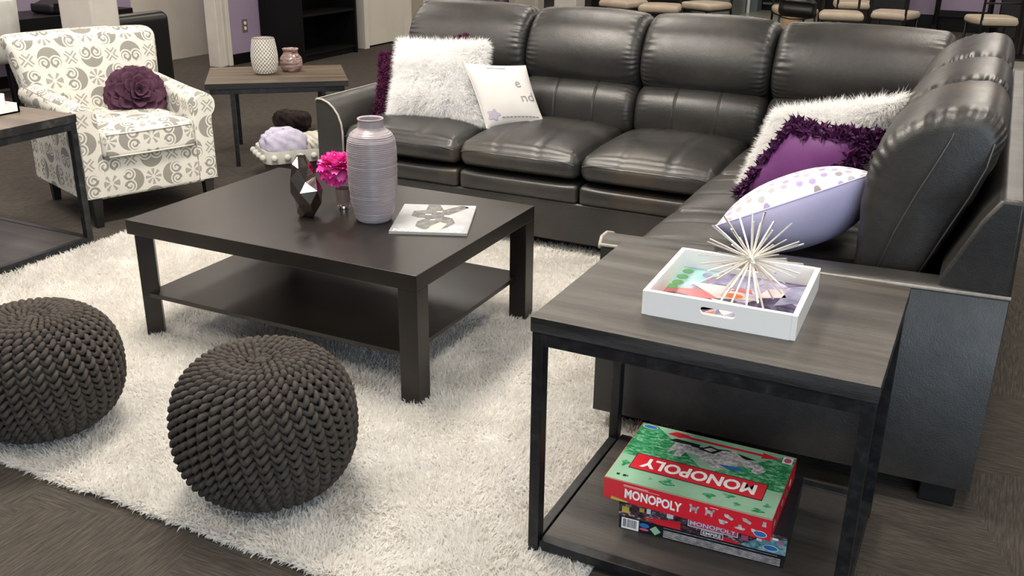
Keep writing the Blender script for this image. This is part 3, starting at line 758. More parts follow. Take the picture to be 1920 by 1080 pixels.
# ================================================================== SCATTER CUSHIONS
def pillow(name, label, corners, thick, mats, front, fur=None, seam=None, pinch=.05, loc=None, powr=.55, cat='cushion'):
    TL, TR, BR, BL = [np.asarray(c, float) for c in corners]
    nn = unit(np.cross(TR-TL, BL-TL)); nn = nn if nn@np.asarray(front, float) > 0 else -nn
    n = 30; t = np.sin(np.linspace(-PI/2, PI/2, n))*.5+.5
    U, Vv = np.meshgrid(t, t, indexing='ij')
    def surf(U, Vv, sgn):
        a, b = 2*U-1, 2*Vv-1
        U2 = .5+.5*a*(1-pinch*(1-b*b)); V2 = .5+.5*b*(1-pinch*(1-a*a))
        base = (TL*((1-U2)*(1-V2))[..., None]+TR*(U2*(1-V2))[..., None]+BR*(U2*V2)[..., None]+BL*((1-U2)*V2)[..., None])
        h = np.clip((1-np.abs(a)**2.4)*(1-np.abs(b)**2.4), 0, 1)**powr
        wr = .05*np.sin(9*a+4*b)*np.clip(np.abs(a)-.5, 0, 1)+.05*np.sin(8*b-5*a)*np.clip(np.abs(b)-.5, 0, 1)
        return base+nn*(sgn*thick/2*h*(1+wr))[..., None]
    r = thing(name, label, cat, loc if loc is not None else (BL+BR)/2)
    flip = (np.cross(TR-TL, BL-TL)@nn) < 0
    mb = MB().grid(surf(U, Vv, 1), 0, flip=not flip).grid(surf(U, Vv, -1), 1 if len(mats) > 1 else 0, flip=flip)
    uv = np.stack([U.ravel(), Vv.ravel()], -1); uv = np.concatenate([uv, uv])
    # the grid's u runs along TL-TR: orientation of faces settled by recalculation
    o = put('cover', mb, mats if len(mats) > 1 else mats[0], r, angle=0, uv=uv)
    bm = bmesh.new(); bm.from_mesh(o.data); bmesh.ops.remove_doubles(bm, verts=bm.verts, dist=1e-5); bmesh.ops.recalc_face_normals(bm, faces=bm.faces); bm.to_mesh(o.data); bm.free()
    if seam:
        e = [surf(np.array([u]), np.array([w]), 0)[0] for u, w in [(x, 0) for x in t]+[(1, x) for x in t[1:]]+[(x, 1) for x in t[::-1][1:]]+[(0, x) for x in t[::-1][1:-1]]]
        put('seam_piping', MB().tube(e, seam[1], 6, closed=True), seam[0], r, angle=0)
    if fur:
        mat_, cnt, ln, wd, lean, grav, curl = fur
        P_, N_ = [], []
        for sgn in (1, -1):
            u = rng.random(cnt//2); w = rng.random(cnt//2); u = .5-.5*np.cos(PI*u)*.999; w = .5-.5*np.cos(PI*w)*.999
            u = np.where(rng.random(len(u)) < .5, u, rng.random(len(u))); w = np.where(rng.random(len(w)) < .5, w, rng.random(len(w)))
            p0 = surf(u, w, sgn); e = .004
            du = surf(np.clip(u+e, 0, 1), w, sgn)-surf(np.clip(u-e, 0, 1), w, sgn); dw = surf(u, np.clip(w+e, 0, 1), sgn)-surf(u, np.clip(w-e, 0, 1), sgn)
            q = np.cross(du, dw); q /= np.linalg.norm(q, axis=1)[:, None]+1e-12; q *= np.sign(q@nn)[:, None]*sgn
            eu = np.clip((np.abs(2*u-1)-.85)/.15, 0, 1); ew = np.clip((np.abs(2*w-1)-.85)/.15, 0, 1)
            ctr = (TL+TR+BR+BL)/4; out = p0-ctr; out -= nn*(out@nn)[:, None]; out /= np.linalg.norm(out, axis=1)[:, None]+1e-9
            q = q+out*np.maximum(eu, ew)[:, None]*1.2
            cl = np.sin(p0*37).sum(1)[:, None]*np.array([[.3, .2, .0]])+np.sin(p0[:, ::-1]*53+1).sum(1)[:, None]*np.array([[.0, .15, .25]])
            q = q+cl; P_.append(p0); N_.append(q/np.linalg.norm(q, axis=1)[:, None])
        h = blade_obj('fur' if mat_ == 'fur' else 'shag', blades(np.concatenate(P_), np.concatenate(N_), ln, wd, lean, grav, curl), mat_, r); h['kind'] = 'stuff'
    return r, surf, (TL, TR, BR, BL, nn)
CAMV = np.array([.4, -.9, .35])
pillow('shag_cushion', 'deep purple shaggy cushion tucked behind the white fur cushion by the left arm', ((-2.815, 4.22, .775), (-2.44, 4.43, .868), (-2.40, 4.35, .49), (-2.80, 4.12, .485)), .08, ['shag'], CAMV, ('shag', 15000, .026, .0055, .9, .1, 1.0))
pillow('fur_cushion', 'large white fur cushion on the left seat of the sofa', ((-2.725, 4.275, .825), (-2.265, 4.30, .845), (-2.195, 4.13, .51), (-2.655, 4.05, .505)), .15, ['fur'], CAMV, ('fur', 60000, .046, .0022, .7, .3, .6))
ps, psurf, pc = pillow('lettered_cushion', 'small white cushion with grey lettering, leaning on the large fur cushion', ((-2.275, 4.11, .785), (-2.045, 4.31, .765), (-1.915, 4.27, .492), (-2.135, 4.08, .492)), .11, ['cream'], CAMV, seam=('cream', .003))
# lettering and marks lying on the cushion's face
def on_pillow(surf, u, v, off=.0015):
    p = surf(np.array([u]), np.array([v]), 1)[0]; return p
def pillow_marks(name, surf, nn, parent, items, mat):
    mb = MB()
    for (kind, a) in items:
        if kind == 'txt':
            txt, u, v, w, h, rot = a
            tv, tf = text_geo(txt, 1, bold=-.005); tv[:, 0] /= np.ptp(tv[:, 0])
            cr, sr = math.cos(rot), math.sin(rot)
            uu = u+(tv[:, 0]*w*cr-tv[:, 1]*h*sr); vv = v-(tv[:, 0]*w*sr+tv[:, 1]*h*cr)
        else:
            pts, = a; uu = np.array([p[0] for p in pts]); vv = np.array([p[1] for p in pts]); tf = [tuple(range(len(pts)))]
        mb.add(surf(uu, vv, 1)+nn*.0022, tf)
    return put(name, mb, mat, parent, False)
nn_ = pc[4]
pillow_marks('lettering', psurf, nn_, ps, [('txt', ('e', .72, .34, .09, .10, .1)), ('txt', ('nd', .82, .55, .24, .135, .1))], 'greyink')
pillow_marks('printed_line', psurf, nn_, ps, [('poly', (rect(.28+.066*i, .28+.066*i+.05, .865, .885),)) for i in range(10)]+[('poly', (rect(.30, .62, .055, .07),))], 'greyink')
pillow_marks('printed_flower', psurf, nn_, ps, [('poly', ([(.15+.09*math.cos(t)*(1+.25*math.cos(5*t)), .82+.075*math.sin(t)*(1+.25*math.cos(5*t))) for t in np.linspace(0, 2*PI, 30, endpoint=False)],))], 'mauveink')
# right end of the sofa
pillow('fur_cushion', 'white fur cushion behind the purple ruffled cushion at the right end of the sofa', ((-.655, 3.52, .80), (-.255, 3.36, .915), (-.40, 3.50, .50), (-.79, 3.62, .50)), .13, ['fur'], CAMV, ('fur', 56000, .046, .0022, .7, .25, .6))
pu, pus, pc2 = pillow('ruffled_cushion', 'purple satin cushion with a dark ruffled edge', ((-.575, 3.345, .815), (-.27, 3.12, .855), (-.455, 3.23, .505), (-.765, 3.46, .505)), .13, ['purple'], CAMV)
e = []; N_ = []
ctr = sum(pc2[:4])/4
for side in range(4):
    for k in range(560):
        s_ = rng.random(); dpt = rng.random()*.10
        u, w = [(s_, dpt), (1-dpt, s_), (s_, 1-dpt), (dpt, s_)][side]
        p = pus(np.array([u]), np.array([w]), rng.choice([1, 1, -1]))[0]; out = unit(p-ctr)
        e.append(p); N_.append(unit(out*.5+pc2[4]*.8*rng.random()+rng.normal(size=3)*.35))
h = blade_obj('ruffle', blades(np.array(e), np.array(N_), .034, .015, .7, .05, 1.1), 'frill', pu); h['kind'] = 'stuff'
dA = np.array(atz(1340, 424, .645)); dB = np.array([-.245, 2.775, .812]); dg = np.array([-.02, .36, -.165])
pillow('dotted_cushion', 'lavender cushion with a silver-dotted white face, nearest the side table', (dA+dg, dB+dg, dB, dA), .215, ['dotted', 'lavender'], (-.3, .3, .9), seam=('lavender', .0025), pinch=.03, powr=.62)

# ================================================================== POUFS (hand-knitted)
def pouf(cx, cy, R, b, label, ph0):
    r = thing('knitted_pouf', label, 'pouf', (cx, cy, .015), 0, 'knitted poufs on the rug')
    def surf(th, ph):        # ph: -pi/2..pi/2
        e = .80
        cu = np.abs(np.cos(ph))**e; su = np.sign(np.sin(ph))*np.abs(np.sin(ph))**e
        dim = -.022*np.exp(-((PI/2-ph)/.30)**2)
        return np.stack([cx+R*cu*np.cos(th), cy+R*cu*np.sin(th), .017+b+b*su+dim], -1)
    core = MB(); ths = np.linspace(0, 2*PI, 65); phs = np.linspace(-PI/2, PI/2, 40)
    T, Pp = np.meshgrid(ths, phs); g = surf(T, Pp); c0 = np.array([cx, cy, .017+b]); core.grid(c0+(g-c0)*.955)
    put('lining', core, 'foot', r, angle=0)
    rows = 29; N = 38
    # arc-length spacing of the rows
    pf_ = np.linspace(-PI/2+.02, PI/2-.02, 600); gg = surf(np.zeros(600), pf_); al = np.concatenate([[0], np.cumsum(np.linalg.norm(np.diff(gg, axis=0), axis=1))])
    pitch = al[-1]/rows; mb = MB(); drift = ph0
    for k in range(rows):
        s = (k+.5)*pitch; ph = np.interp(s, al, pf_)
        n_per = N
        rd_ = R*abs(math.cos(ph))**.8; n_per = N if rd_ > .11 else max(9, int(N*rd_/.11)); m = n_per*8; th = np.linspace(0, 2*PI, m, endpoint=False); w = n_per*th+drift
        rad = R*abs(math.cos(ph))**.8; fade = min(1, .45+.55*rad/.09)
        zig = np.arcsin(np.sin(w)*.93)/1.19
        ss = s+pitch*.44*fade*zig
        php = np.interp(np.clip(ss, 0, al[-1]), al, pf_)
        p = surf(th, php); nrm = p-c0; nrm[:, 2] *= 1.1; nrm /= np.linalg.norm(nrm, axis=1)[:, None]
        p = p+nrm*(.0068*np.cos(w+.5)-.004)[:, None]*fade
        rr = np.full(m, .0074)*(.62+.38*fade)+.0012*np.cos(w+.5)
        mb.tube(p, rr, 7, closed=True)
        drift += .55
    mb.sphere(surf(np.zeros(1), np.full(1, PI/2-.01))[0]-EZ*.002, .015, 8, sc=(1.2, 1.2, .7))
    put('knit_cover', mb, 'knit', r, angle=0)
    return r
pouf(-1.559, 1.728, .232, .200, 'whole dark grey chunky knitted pouf in front of the coffee table', 0)
pouf(-2.372, 1.690, .232, .184, 'dark grey knitted pouf cut by the left edge of the picture', 1.3)

# ================================================================== ON THE COFFEE TABLE
tv = thing('tall_vase', 'tall ribbed lilac ceramic vase on the coffee table', 'vase', (-1.872, 2.724, .45))
prof = [(.0, .0), (.058, .0), (.063, .006), (.070, .03), (.078, .07), (.0845, .13), (.0865, .20), (.0855, .25), (.082, .285), (.073, .305), (.058, .318), (.047, .324), (.0435, .330), (.0425, .350), (.0455, .357), (.0440, .3595), (.039, .356), (.037, .33), (.037, .29)]
pr2 = []
for (r0, z0), (r1, z1) in zip(prof[:-1], prof[1:]):
    nseg = max(1, int(abs(z1-z0)/.0016))
    for k in range(nseg): pr2.append((r0+(r1-r0)*k/nseg, z0+(z1-z0)*k/nseg))
pr2.append(prof[-1])
zs = np.linspace(0, .36, 140); rn = rng.random((140, 3))
def ridge(th, z, r):
    if z < .008 or z > .318 or r < .05: return 0
    i = min(139, int(z/.36*139)); g = np.sin(z*2*PI/.0064)
    a = .5+.5*np.sin(th*2+rn[i//7, 0]*6+z*9)
    big = -.0016*sum(math.exp(-((z-q)/.004)**2) for q in (.10, .165, .205))*(.5+.5*np.sin(th*1+z*40))
    return .0017*g*(.35+.65*a)*(.5+.5*rn[i, 1])+big
put('body', MB().lathe(pr2, 72, (-1.872, 2.724, .45), rmod=ridge), 'lilac', tv, angle=0)
# faceted dark mirror vase
mvx, mvy = -2.104, 2.642
mv = thing('faceted_vase', 'small faceted mirror-finish dark vase on the coffee table', 'vase', (mvx, mvy, .45))
rings = [(.024, .0, 0, 0), (.033, .012, .004, 0), (.046, .055, .006, .004), (.058, .098, .004, 0), (.051, .140, -.006, 0), (.036, .186, -.008, .004), (.016, .216, -.012, .006)]
V_, F_ = [], []; nn6 = 6
for i, (r0, z0, ox, oy) in enumerate(rings):
    for j in range(nn6):
        a = 2*PI*(j+.5*(i % 2))/nn6+.3; rr = r0*(1+.10*math.sin(j*2.4+i)); V_.append((mvx+ox+rr*math.cos(a), mvy+oy+rr*math.sin(a), .45+z0+(.006*math.sin(j*1.7+i*2) if 0 < i < 6 else 0)))
for i in range(len(rings)-1):
    for j in range(nn6):
        j2 = (j+1) % nn6; a, b, c, d = i*nn6+j, i*nn6+j2, (i+1)*nn6+j, (i+1)*nn6+j2
        if i % 2 == 0: F_ += [(a, b, c), (b, d, c)]
        else: F_ += [(a, d, c), (a, b, d)]
F_.append(tuple(range(nn6-1, -1, -1)))
put('body', MB().add(V_, F_), 'chrome', mv, False)
tp = np.array(V_[-nn6:]); cen = tp.mean(0)
put('opening', MB().add(np.concatenate([cen+(tp-cen)*.8, [cen-EZ*.02]])+EZ*.0005, [(j, (j+1) % nn6, nn6) for j in range(nn6)]), 'foot', mv, False)
hp = np.array([mvx+.030, mvy-.026, .45+.158])
# glass with peony
gx_, gy_ = -2.046, 2.785
gl = thing('drinking_glass', 'small clear glass holding the pink peony', 'glass', (gx_, gy_, .45))
put('bowl', MB().lathe([(.0, .012), (.022, .012), (.026, .03), (.028, .075), (.0265, .075), (.0245, .031), (.0, .016)], 32, (gx_, gy_, .45), cap=False), 'smoke', gl, angle=50)
put('base', MB().lathe([(.0, 0), (.024, 0), (.025, .003), (.023, .0115), (.0, .0119)], 32, (gx_, gy_, .45), cap=False), 'metal_base', gl, angle=40)
pe = thing('peony', 'bright pink peony bloom standing in the glass beside the tall lilac vase', 'flower', (gx_, gy_, .47))
pc3 = np.array([gx_-.018, gy_-.004, .598])
put('stem', MB().tube([(gx_, gy_, .468), (gx_, gy_, .50), tuple(pc3-EZ*.03)], .003, 8), 'stem', pe, angle=0)
k = 0
for lay, (cnt, el, r0, ln, wd) in enumerate(((5, 80, .012, .054, .050), (8, 58, .022, .060, .062), (10, 35, .030, .062, .070), (11, 12, .034, .062, .074), (10, -15, .034, .060, .074), (8, -42, .03, .058, .066))):
    for j in range(cnt):
        a = 2*PI*j/cnt+lay*.6+rng.normal()*.1; e_ = math.radians(el+rng.normal()*6)
        dr = np.array([math.cos(a)*math.cos(e_), math.sin(a)*math.cos(e_), math.sin(e_)]); tg = unit(np.cross(EZ, dr)+1e-6); nn = np.cross(dr, tg); G = []
        for u in np.linspace(0, 1, 7):
            row = []
            for w in np.linspace(-1, 1, 9):
                hw = wd/2*(math.sin(PI*min(1, .18+u*.62)))*(1-.25*max(0, u-.8)*5*.5)
                row.append(pc3+dr*(r0*.4+ln*u-.006*w*w*u)+tg*hw*w+nn*(.012*(w*w)-.010*u*u+.0045*math.sin(7*w+j*2+lay)*u**2)+dr*.003*math.sin(11*w+j)*u**3)
            G.append(row)
        p = put('petal', MB().grid(np.array(G)), 'pale_pink' if (j+lay) % 3 == 0 else 'pink', pe, angle=0)
# magazine
o0 = np.array([-1.739, 2.611, .45]); m1 = np.array([.245, .102, 0]); mw_, m1 = np.linalg.norm(m1), unit(m1); m2 = np.cross(EZ, m1); md = .325
mg = thing('magazine', 'grey-covered magazine lying on the coffee table beside the tall vase', 'magazine', o0)
mb = MB()
G = np.array([[o0+m1*mw_*u+m2*md*w+EZ*(.0075+.0012*math.sin(5*u)) for w in np.linspace(0, 1, 8)] for u in np.linspace(0, 1, 12)])
G0 = np.array([[o0+m1*mw_*u+m2*md*w+EZ*.0006 for w in np.linspace(0, 1, 8)] for u in np.linspace(0, 1, 12)])
for k in range(3):
    h0 = .0004+k*.0025
    mb.obox(o0+m1*mw_/2+m2*md/2+EZ*(h0+.001), m1*(mw_/2-.001*k), m2*(md/2-.0015*(k % 2)), EZ*.0011)
put('pages', mb, 'paper', mg, False)
cv = MB().obox(o0+m1*mw_/2+m2*md/2+EZ*.0084, m1*mw_/2, m2*md/2, EZ*.0005, 0)
mo = o0+EZ*.0089
def mp(pts, mi, off): decal_poly(cv, [(p[0]*mw_, p[1]*md) for p in pts], mo, m1, m2, mi, off)
mp([(.40, .10), (.60, .07), (.72, .18), (.80, .34), (.74, .50), (.60, .58), (.42, .52), (.30, .36), (.30, .20)], 1, .0002)
mp([(.28, .50), (.42, .48), (.66, .60), (.92, .93), (.80, .99), (.58, .80), (.50, .99), (.34, .99), (.34, .78), (.18, .74), (.18, .56)], 1, .0003)
mp([(.46, .03), (.62, .03), (.70, .30), (.60, .36), (.50, .20)], 2, .0004)
mp(ell(.52, .06, .08, .055), 2, .00045)
for (a, b, c_, d) in ((.36, .44, .60, .63), (.46, .52, .42, .44), (.62, .72, .56, .60), (.50, .57, .72, .74)): mp(rect(a, b, c_, d), 3, .0005)
mp(rect(.86, .99, .90, .98), 3, .0003); mp(rect(.74, .93, .16, .22), 3, .0003)
decal_text(cv, 'ATL', mo+m1*mw_*.80+m2*md*.055, -m1, -m2, mw_*.26, .026, 3, .0006, .02)
decal_text(cv, 'STAN', mo+m1*mw_*.235+m2*md*.055, -m1, -m2, mw_*.38, .026, 3, .00035, .02)
put('cover', cv, ['pagegrey', 'figure', 'skin', 'whiteink'], mg, False)

# ================================================================== ON THE SIDE TABLE
TZ = .636
ta = math.radians(1.6); t1 = np.array([math.cos(ta), math.sin(ta), 0]); t2 = np.array([-math.sin(ta), math.cos(ta), 0])
tc_ = np.array([-.452, 2.092, TZ]); tw, td, th_ = .1685, .163, .057
tr_ = thing('serving_tray', 'white wooden tray with a colourful abstract base, on the side table', 'tray', tc_)
put('base', MB().obox(tc_+EZ*.006, t1*(tw-.006), t2*(td-.006), EZ*.005), 'white', tr_, False)
put('side', MB().obox(tc_-t1*(tw-.006)+EZ*th_/2, t1*.006, t2*td, EZ*th_/2), 'white', tr_, False, bevel=.001)
put('side', MB().obox(tc_+t1*(tw-.006)+EZ*th_/2, t1*.006, t2*td, EZ*th_/2), 'white', tr_, False, bevel=.001)
for s in (-1, 1):      # ends with a hand hole
    out = [(-tw+.012, 0), (tw-.012, 0), (tw-.012, th_), (-tw+.012, th_)]
    hole = [(.030+.009*math.cos(a), .033+.009*math.sin(a)) for a in np.linspace(-PI/2, PI/2, 9)]+[(-.030+.009*math.cos(a), .033+.009*math.sin(a)) for a in np.linspace(PI/2, 3*PI/2, 9)]
    bm = bmesh.new(); ev = []
    def loop(ps):
        vs = [bm.verts.new(p) for p in [(x, 0, z) for x, z in ps]]
        return [bm.edges.new((vs[i], vs[(i+1) % len(vs)])) for i in range(len(vs))]
    ed = loop(out)+loop(hole); bmesh.ops.triangle_fill(bm, edges=ed, use_beauty=True)
    ex = bmesh.ops.extrude_face_region(bm, geom=list(bm.faces)); bmesh.ops.translate(bm, vec=(0, .012, 0), verts=[g for g in ex['geom'] if isinstance(g, bmesh.types.BMVert)])
    bmesh.ops.recalc_face_normals(bm, faces=bm.faces); bm.verts.index_update()
    vv = np.array([v.co[:] for v in bm.verts]); ffs = [tuple(v.index for v in f.verts) for f in bm.faces]; bm.free()
    vv = tc_+vv[:, :1]*t1+(vv[:, 1:2]-.006+s*(td-.006))*t2+vv[:, 2:]*EZ
    put('end_panel', MB().add(vv, ffs), 'white', tr_, False)
ab = MB().obox(tc_+EZ*.0112, t1*(tw-.012), t2*(td-.012), EZ*.0004, 0); ao = tc_+EZ*.0116-t1*(tw-.012)-t2*(td-.012)
AW, AD = 2*(tw-.012), 2*(td-.012)
def ap(pts, mi, off=.0003): decal_poly(ab, [(x*AW, y*AD) for x, y in pts], ao, t1, t2, mi, off)
ap([(0, .45), (.0, 1), (.30, 1), (.22, .72), (.10, .5)], 1)
ap([(.30, 1), (.62, 1), (.58, .70), (.30, .74)], 7, .00035)
ap([(.0, .12), (.0, .48), (.14, .52), (.42, .58), (.50, .46), (.42, .2), (.30, .06)], 2, .0004)
ap(ell(.11, .30, .12, .11), 3, .0005); ap(ell(.33, .26, .10, .12), 3, .0005)
ap([(.34, .05), (.55, .42), (.48, .46), (.30, .36)], 3, .0005)
ap([(.12, .68), (.42, .70), (.70, .50), (.40, .42)], 4, .0006); ap([(.36, .40), (.70, .36), (.62, .05), (.50, .12)], 4, .0006)
for (cx0, cy0) in ((.06, .90), (.05, .76), (.05, .62), (.03, .52)): ap(ell(cx0, cy0, .045, .055), 5, .0007)
ap(ell(.50, .52, .07, .05), 6, .0007); ap([(.30, .02), (.46, .0), (.44, .16)], 6, .0007); ap([(.45, .62), (.58, .74), (.62, .62)], 2, .0007)
ap([(.62, .05), (.70, .30), (.82, .28), (.78, .02)], 8, .0006); ap([(.88, .0), (1, .0), (1, .14)], 8, .0006)
ap([(.80, .45), (1, .62), (1, .95), (.86, .9)], 7, .0005); ap([(.82, .05), (.98, .12), (.98, .34), (.84, .26)], 3, .0005); ap([(.5, .08), (.60, .24), (.68, .2), (.62, .02)], 7, .0007)
ap([(.66, .55), (.86, .66), (.80, .82), (.70, .78)], 4, .0005)
ap(ell(.22, .88, .04, .06), 7, .0006)
put('printed_base', ab, ['art', 'a_teal', 'a_red', 'a_plum', 'a_pale', 'a_green', 'a_orange', 'a_blue', 'a_yel'], tr_, False)
# starburst
bc = np.array(atz(1409, 485, TZ+.012+.098)); bst = thing('starburst_ornament', 'silver starburst ornament of thin rods standing in the white tray', 'ornament', (bc[0], bc[1], TZ+.012))
put('core', MB().sphere(bc, .013, 8), 'silver', bst, angle=0)
nr = 62; ga = PI*(3-math.sqrt(5))
for i in range(nr):
    z = 1-2*(i+.5)/nr; rr = math.sqrt(1-z*z); a = ga*i
    d = unit(np.array([rr*math.cos(a), rr*math.sin(a), z])+rng.normal(size=3)*.08); ln = .120*(.86+.2*rng.random())
    if d[2] < 0: ln = min(ln, .0955/(-d[2]+1e-6))
    q = np.cross(d, EZ+1e-3); q = unit(q); w = np.cross(d, q)
    put('rod', MB().obox(bc+d*(ln/2+.004), q*.0019, w*.0013, d*(ln/2-.004)), 'silver', bst, False)

# ================================================================== BOARD GAMES
def game_box(name, label, c, rot, w, d, h, mats, faces):
    r = thing(name, label, 'board game', c, rot)
    return r
# lower box
BZ = .0465
b2 = thing('board_game_box', 'dark board game box with a street scene, under the red and green one', 'board game', (-.452, 2.092, BZ), math.radians(3.2))
w2, d2, h2 = .202, .138, .090
kb = dict(world=False)
lid = MB().box(-w2, w2, -d2, d2, .034, h2, 0)
f_ = np.array([-w2, -d2-.0003, 0]); W2 = 2*w2
def fp(mb, pts, mi, off=.0003, o=None): decal_poly(mb, pts, f_ if o is None else o, EX, EZ, mi, off)
fp(lid, rect(.0, W2, .036, h2-.002), 1)
fp(lid, [(.0, .036), (.0, .07), (.09, .088), (.0, .088)], 2, .0005); fp(lid, [(W2-.11, .036), (W2, .036), (W2, .078), (W2-.06, .07)], 3, .0005)
fp(lid, [(.06, .046), (.155, .060), (.155, .036), (.10, .036)], 4, .0005); fp(lid, [(W2-.16, .036), (W2-.20, .062), (W2-.09, .036)], 4, .0005)
for k, (x, z, ww, hh) in enumerate(((.045, .074, .012, .010), (.062, .076, .008, .012), (.085, .078, .014, .008), (.108, .073, .010, .012), (.12, .062, .016, .012), (.26, .058, .014, .016), (.30, .052, .016, .014), (.335, .060, .012, .018), (.37, .072, .014, .006), (.385, .064, .012, .006), (.07, .060, .010, .014))):
    fp(lid, rect(x, x+ww, z, z+hh), 5 if k % 3 else 6, .0007)
fp(lid, rect(.008, .026, .048, .066), 7, .0008); fp(lid, rect(.052, .064, .06, .072), 7, .0008)
fp(lid, rect(.172, .292, .054, .076), 5, .0008); fp(lid, rect(.174, .290, .056, .074), 8, .0009)
decal_text(lid, 'MONOPOLY', f_+EX*.232+EZ*.065, EX, EZ, .110, .012, 5, .0011, .02)
fp(lid, rect(.205, .258, .038, .053), 5, .0009); fp(lid, rect(.2065, .2565, .0395, .0515), 2, .0010); decal_text(lid, 'EMPIRE', f_+EX*.2315+EZ*.0455, EX, EZ, .044, .008, 5, .0012, .02)
fp(lid, ell(W2-.035, .048, .018, .008), 5, .0009); fp(lid, ell(W2-.035, .048, .0165, .0068), 9, .0010)
put('lid', lid, ['navy', 'street', 'navy', 'teal', 'red', 'whiteink', 'pinkink', 'gold', 'pinkink', 'blueink'], b2, False, **kb)
bt_ = MB().box(-w2+.002, w2-.002, -d2+.002, d2-.002, 0, .034, 0); fb = np.array([-w2+.002, -d2+.0017, 0])
def gp(pts, mi, off=.0003): decal_poly(bt_, pts, fb, EX, EZ, mi, off)
gp(rect(.006, .050, .001, .032), 1)
xx = .010
while xx < .045:
    ww = rng.choice([.0006, .0012, .0018]); gp(rect(xx, xx+ww, .006, .029), 0, .0005); xx += ww+rng.choice([.0007, .0013])
gp(ell(.064, .022, .0125, .0065), 2); gp(ell(.064, .0105, .012, .0035), 3)
gp([(.078, .016), (.092, .028), (.106, .014), (.092, .002)], 4)
for k in range(6): gp(rect(.112, W2-.012, .003+.0035*k, .0047+.0035*k), 5)
gp(rect(.112, W2-.02, .0285, .0295), 5)
put('tray', bt_, ['navy', 'whiteink', 'blueink', 'pinkink', 'lgreen', 'greyprint' if 'greyprint' in M else 'silverink'], b2, False, **kb)
# upper box
b1 = thing('board_game_box', 'red and green board game box lying on top of the dark one', 'board game', (-.480, 2.073, BZ+h2+.0005), math.radians(.6))
w1, d1, h1 = .203, .148, .058
lid = MB().box(-w1, w1, -d1, d1, 0, h1, 0); U_, D_ = 2*w1, 2*d1
to = np.array([-w1, -d1, h1])
def tp_(pts, mi, off=.0003): decal_poly(lid, [(x*U_, y*D_) for x, y in pts], to, EX, EY, mi, off)
tp_(rect(.003, .997, .004, .997), 1)
tp_([(.003, .42), (.003, .99), (.10, .99), (.40, .62), (.55, .50), (.90, .97), (.997, .97), (.997, .40), (.4, .40)], 2, .0005)
tp_([(.13, .995), (.95, .995), (.565, .46), (.50, .46)], 1, .0007)
tp_([(.19, .90), (.24, .965), (.32, .955), (.34, .93), (.80, .925), (.80, .955), (.92, .91), (.80, .855), (.80, .89), (.30, .895), (.28, .875)], 3, .0009)
tp_([(.22, .80), (.26, .85), (.42, .84), (.42, .80), (.60, .86), (.78, .80), (.70, .76), (.40, .78)], 4, .0009)
# silver playing pieces (a dog-like token and a hat-like token)
tp_([(.25, .60), (.27, .78), (.36, .80), (.40, .75), (.47, .76), (.52, .68), (.50, .58), (.46, .58), (.45, .66), (.36, .66), (.34, .56), (.30, .56), (.30, .66)], 5, .0011)
tp_([(.50, .62), (.55, .82), (.64, .86), (.70, .78), (.82, .74), (.86, .66), (.82, .58), (.78, .60), (.78, .66), (.66, .64), (.62, .54), (.54, .52)], 5, .0012)
tp_([(.58, .60), (.70, .62), (.74, .58), (.64, .555)], 6, .0013)
tp_([(.42, .76), (.48, .86), (.56, .82), (.52, .74)], 4, .0013); tp_([(.45, .78), (.49, .83), (.53, .81), (.50, .76)], 5, .0014)
tp_([(.095, .215), (.905, .215), (.905, .475), (.095, .475)], 4, .0009); tp_(rect(.10, .90, .225, .465), 3, .0011)
decal_text(lid, 'MONOPOLY', to+EX*U_*.5+EY*D_*.345, -EX, -EY, U_*.70, D_*.155, 7, .0014, .035)
for (cx0, cy0, a_, b_) in ((.06, .27, .035, .05), (.25, .13, .02, .02), (.36, .14, .06, .05), (.62, .10, .05, .04), (.78, .08, .03, .03), (.90, .07, .05, .03), (.94, .17, .03, .03), (.72, .17, .05, .03)):
    tp_([(cx0+a_*math.cos(t)*(.6+.4*math.sin(3*t+cx0*9)), cy0+b_*math.sin(t)) for t in np.linspace(0, 2*PI, 14, endpoint=False)], 8, .0006)
tp_(rect(.055, .075, .07, .10), 4, .0007); tp_(rect(.095, .115, .07, .10), 4, .0007); decal_text(lid, '8+', to+EX*U_*.115+EY*D_*.085, EX, EY, .012, .010, 4, .0009, .02)
tp_(ell(.065, .945, .05, .032), 7, .0009); tp_(ell(.065, .945, .046, .027), 6, .0011)
tp_(rect(.925, .985, .86, .97), 7, .0009); tp_(ell(.955, .915, .022, .04), 9, .0011)
fo = np.array([-w1, -d1, 0])
def rp(pts, mi, off=.0003): decal_poly(lid, pts, fo, EX, EZ, mi, off)
rp(rect(0, U_, h1-.0018, h1), 1, .0004)
decal_text(lid, 'MONOPOLY', fo+EX*.125+EZ*.026, EX, EZ, .142, .026, 7, .0006, .035)
rp(rect(.05, .112, .0475, .0488), 7); rp(rect(.05, .14, .0445, .0452), 7); rp(rect(.262, .282, .0475, .0485), 7); rp([(.02, .0), (.062, .0), (.062, .004), (.02, .009)], 10, .0004)
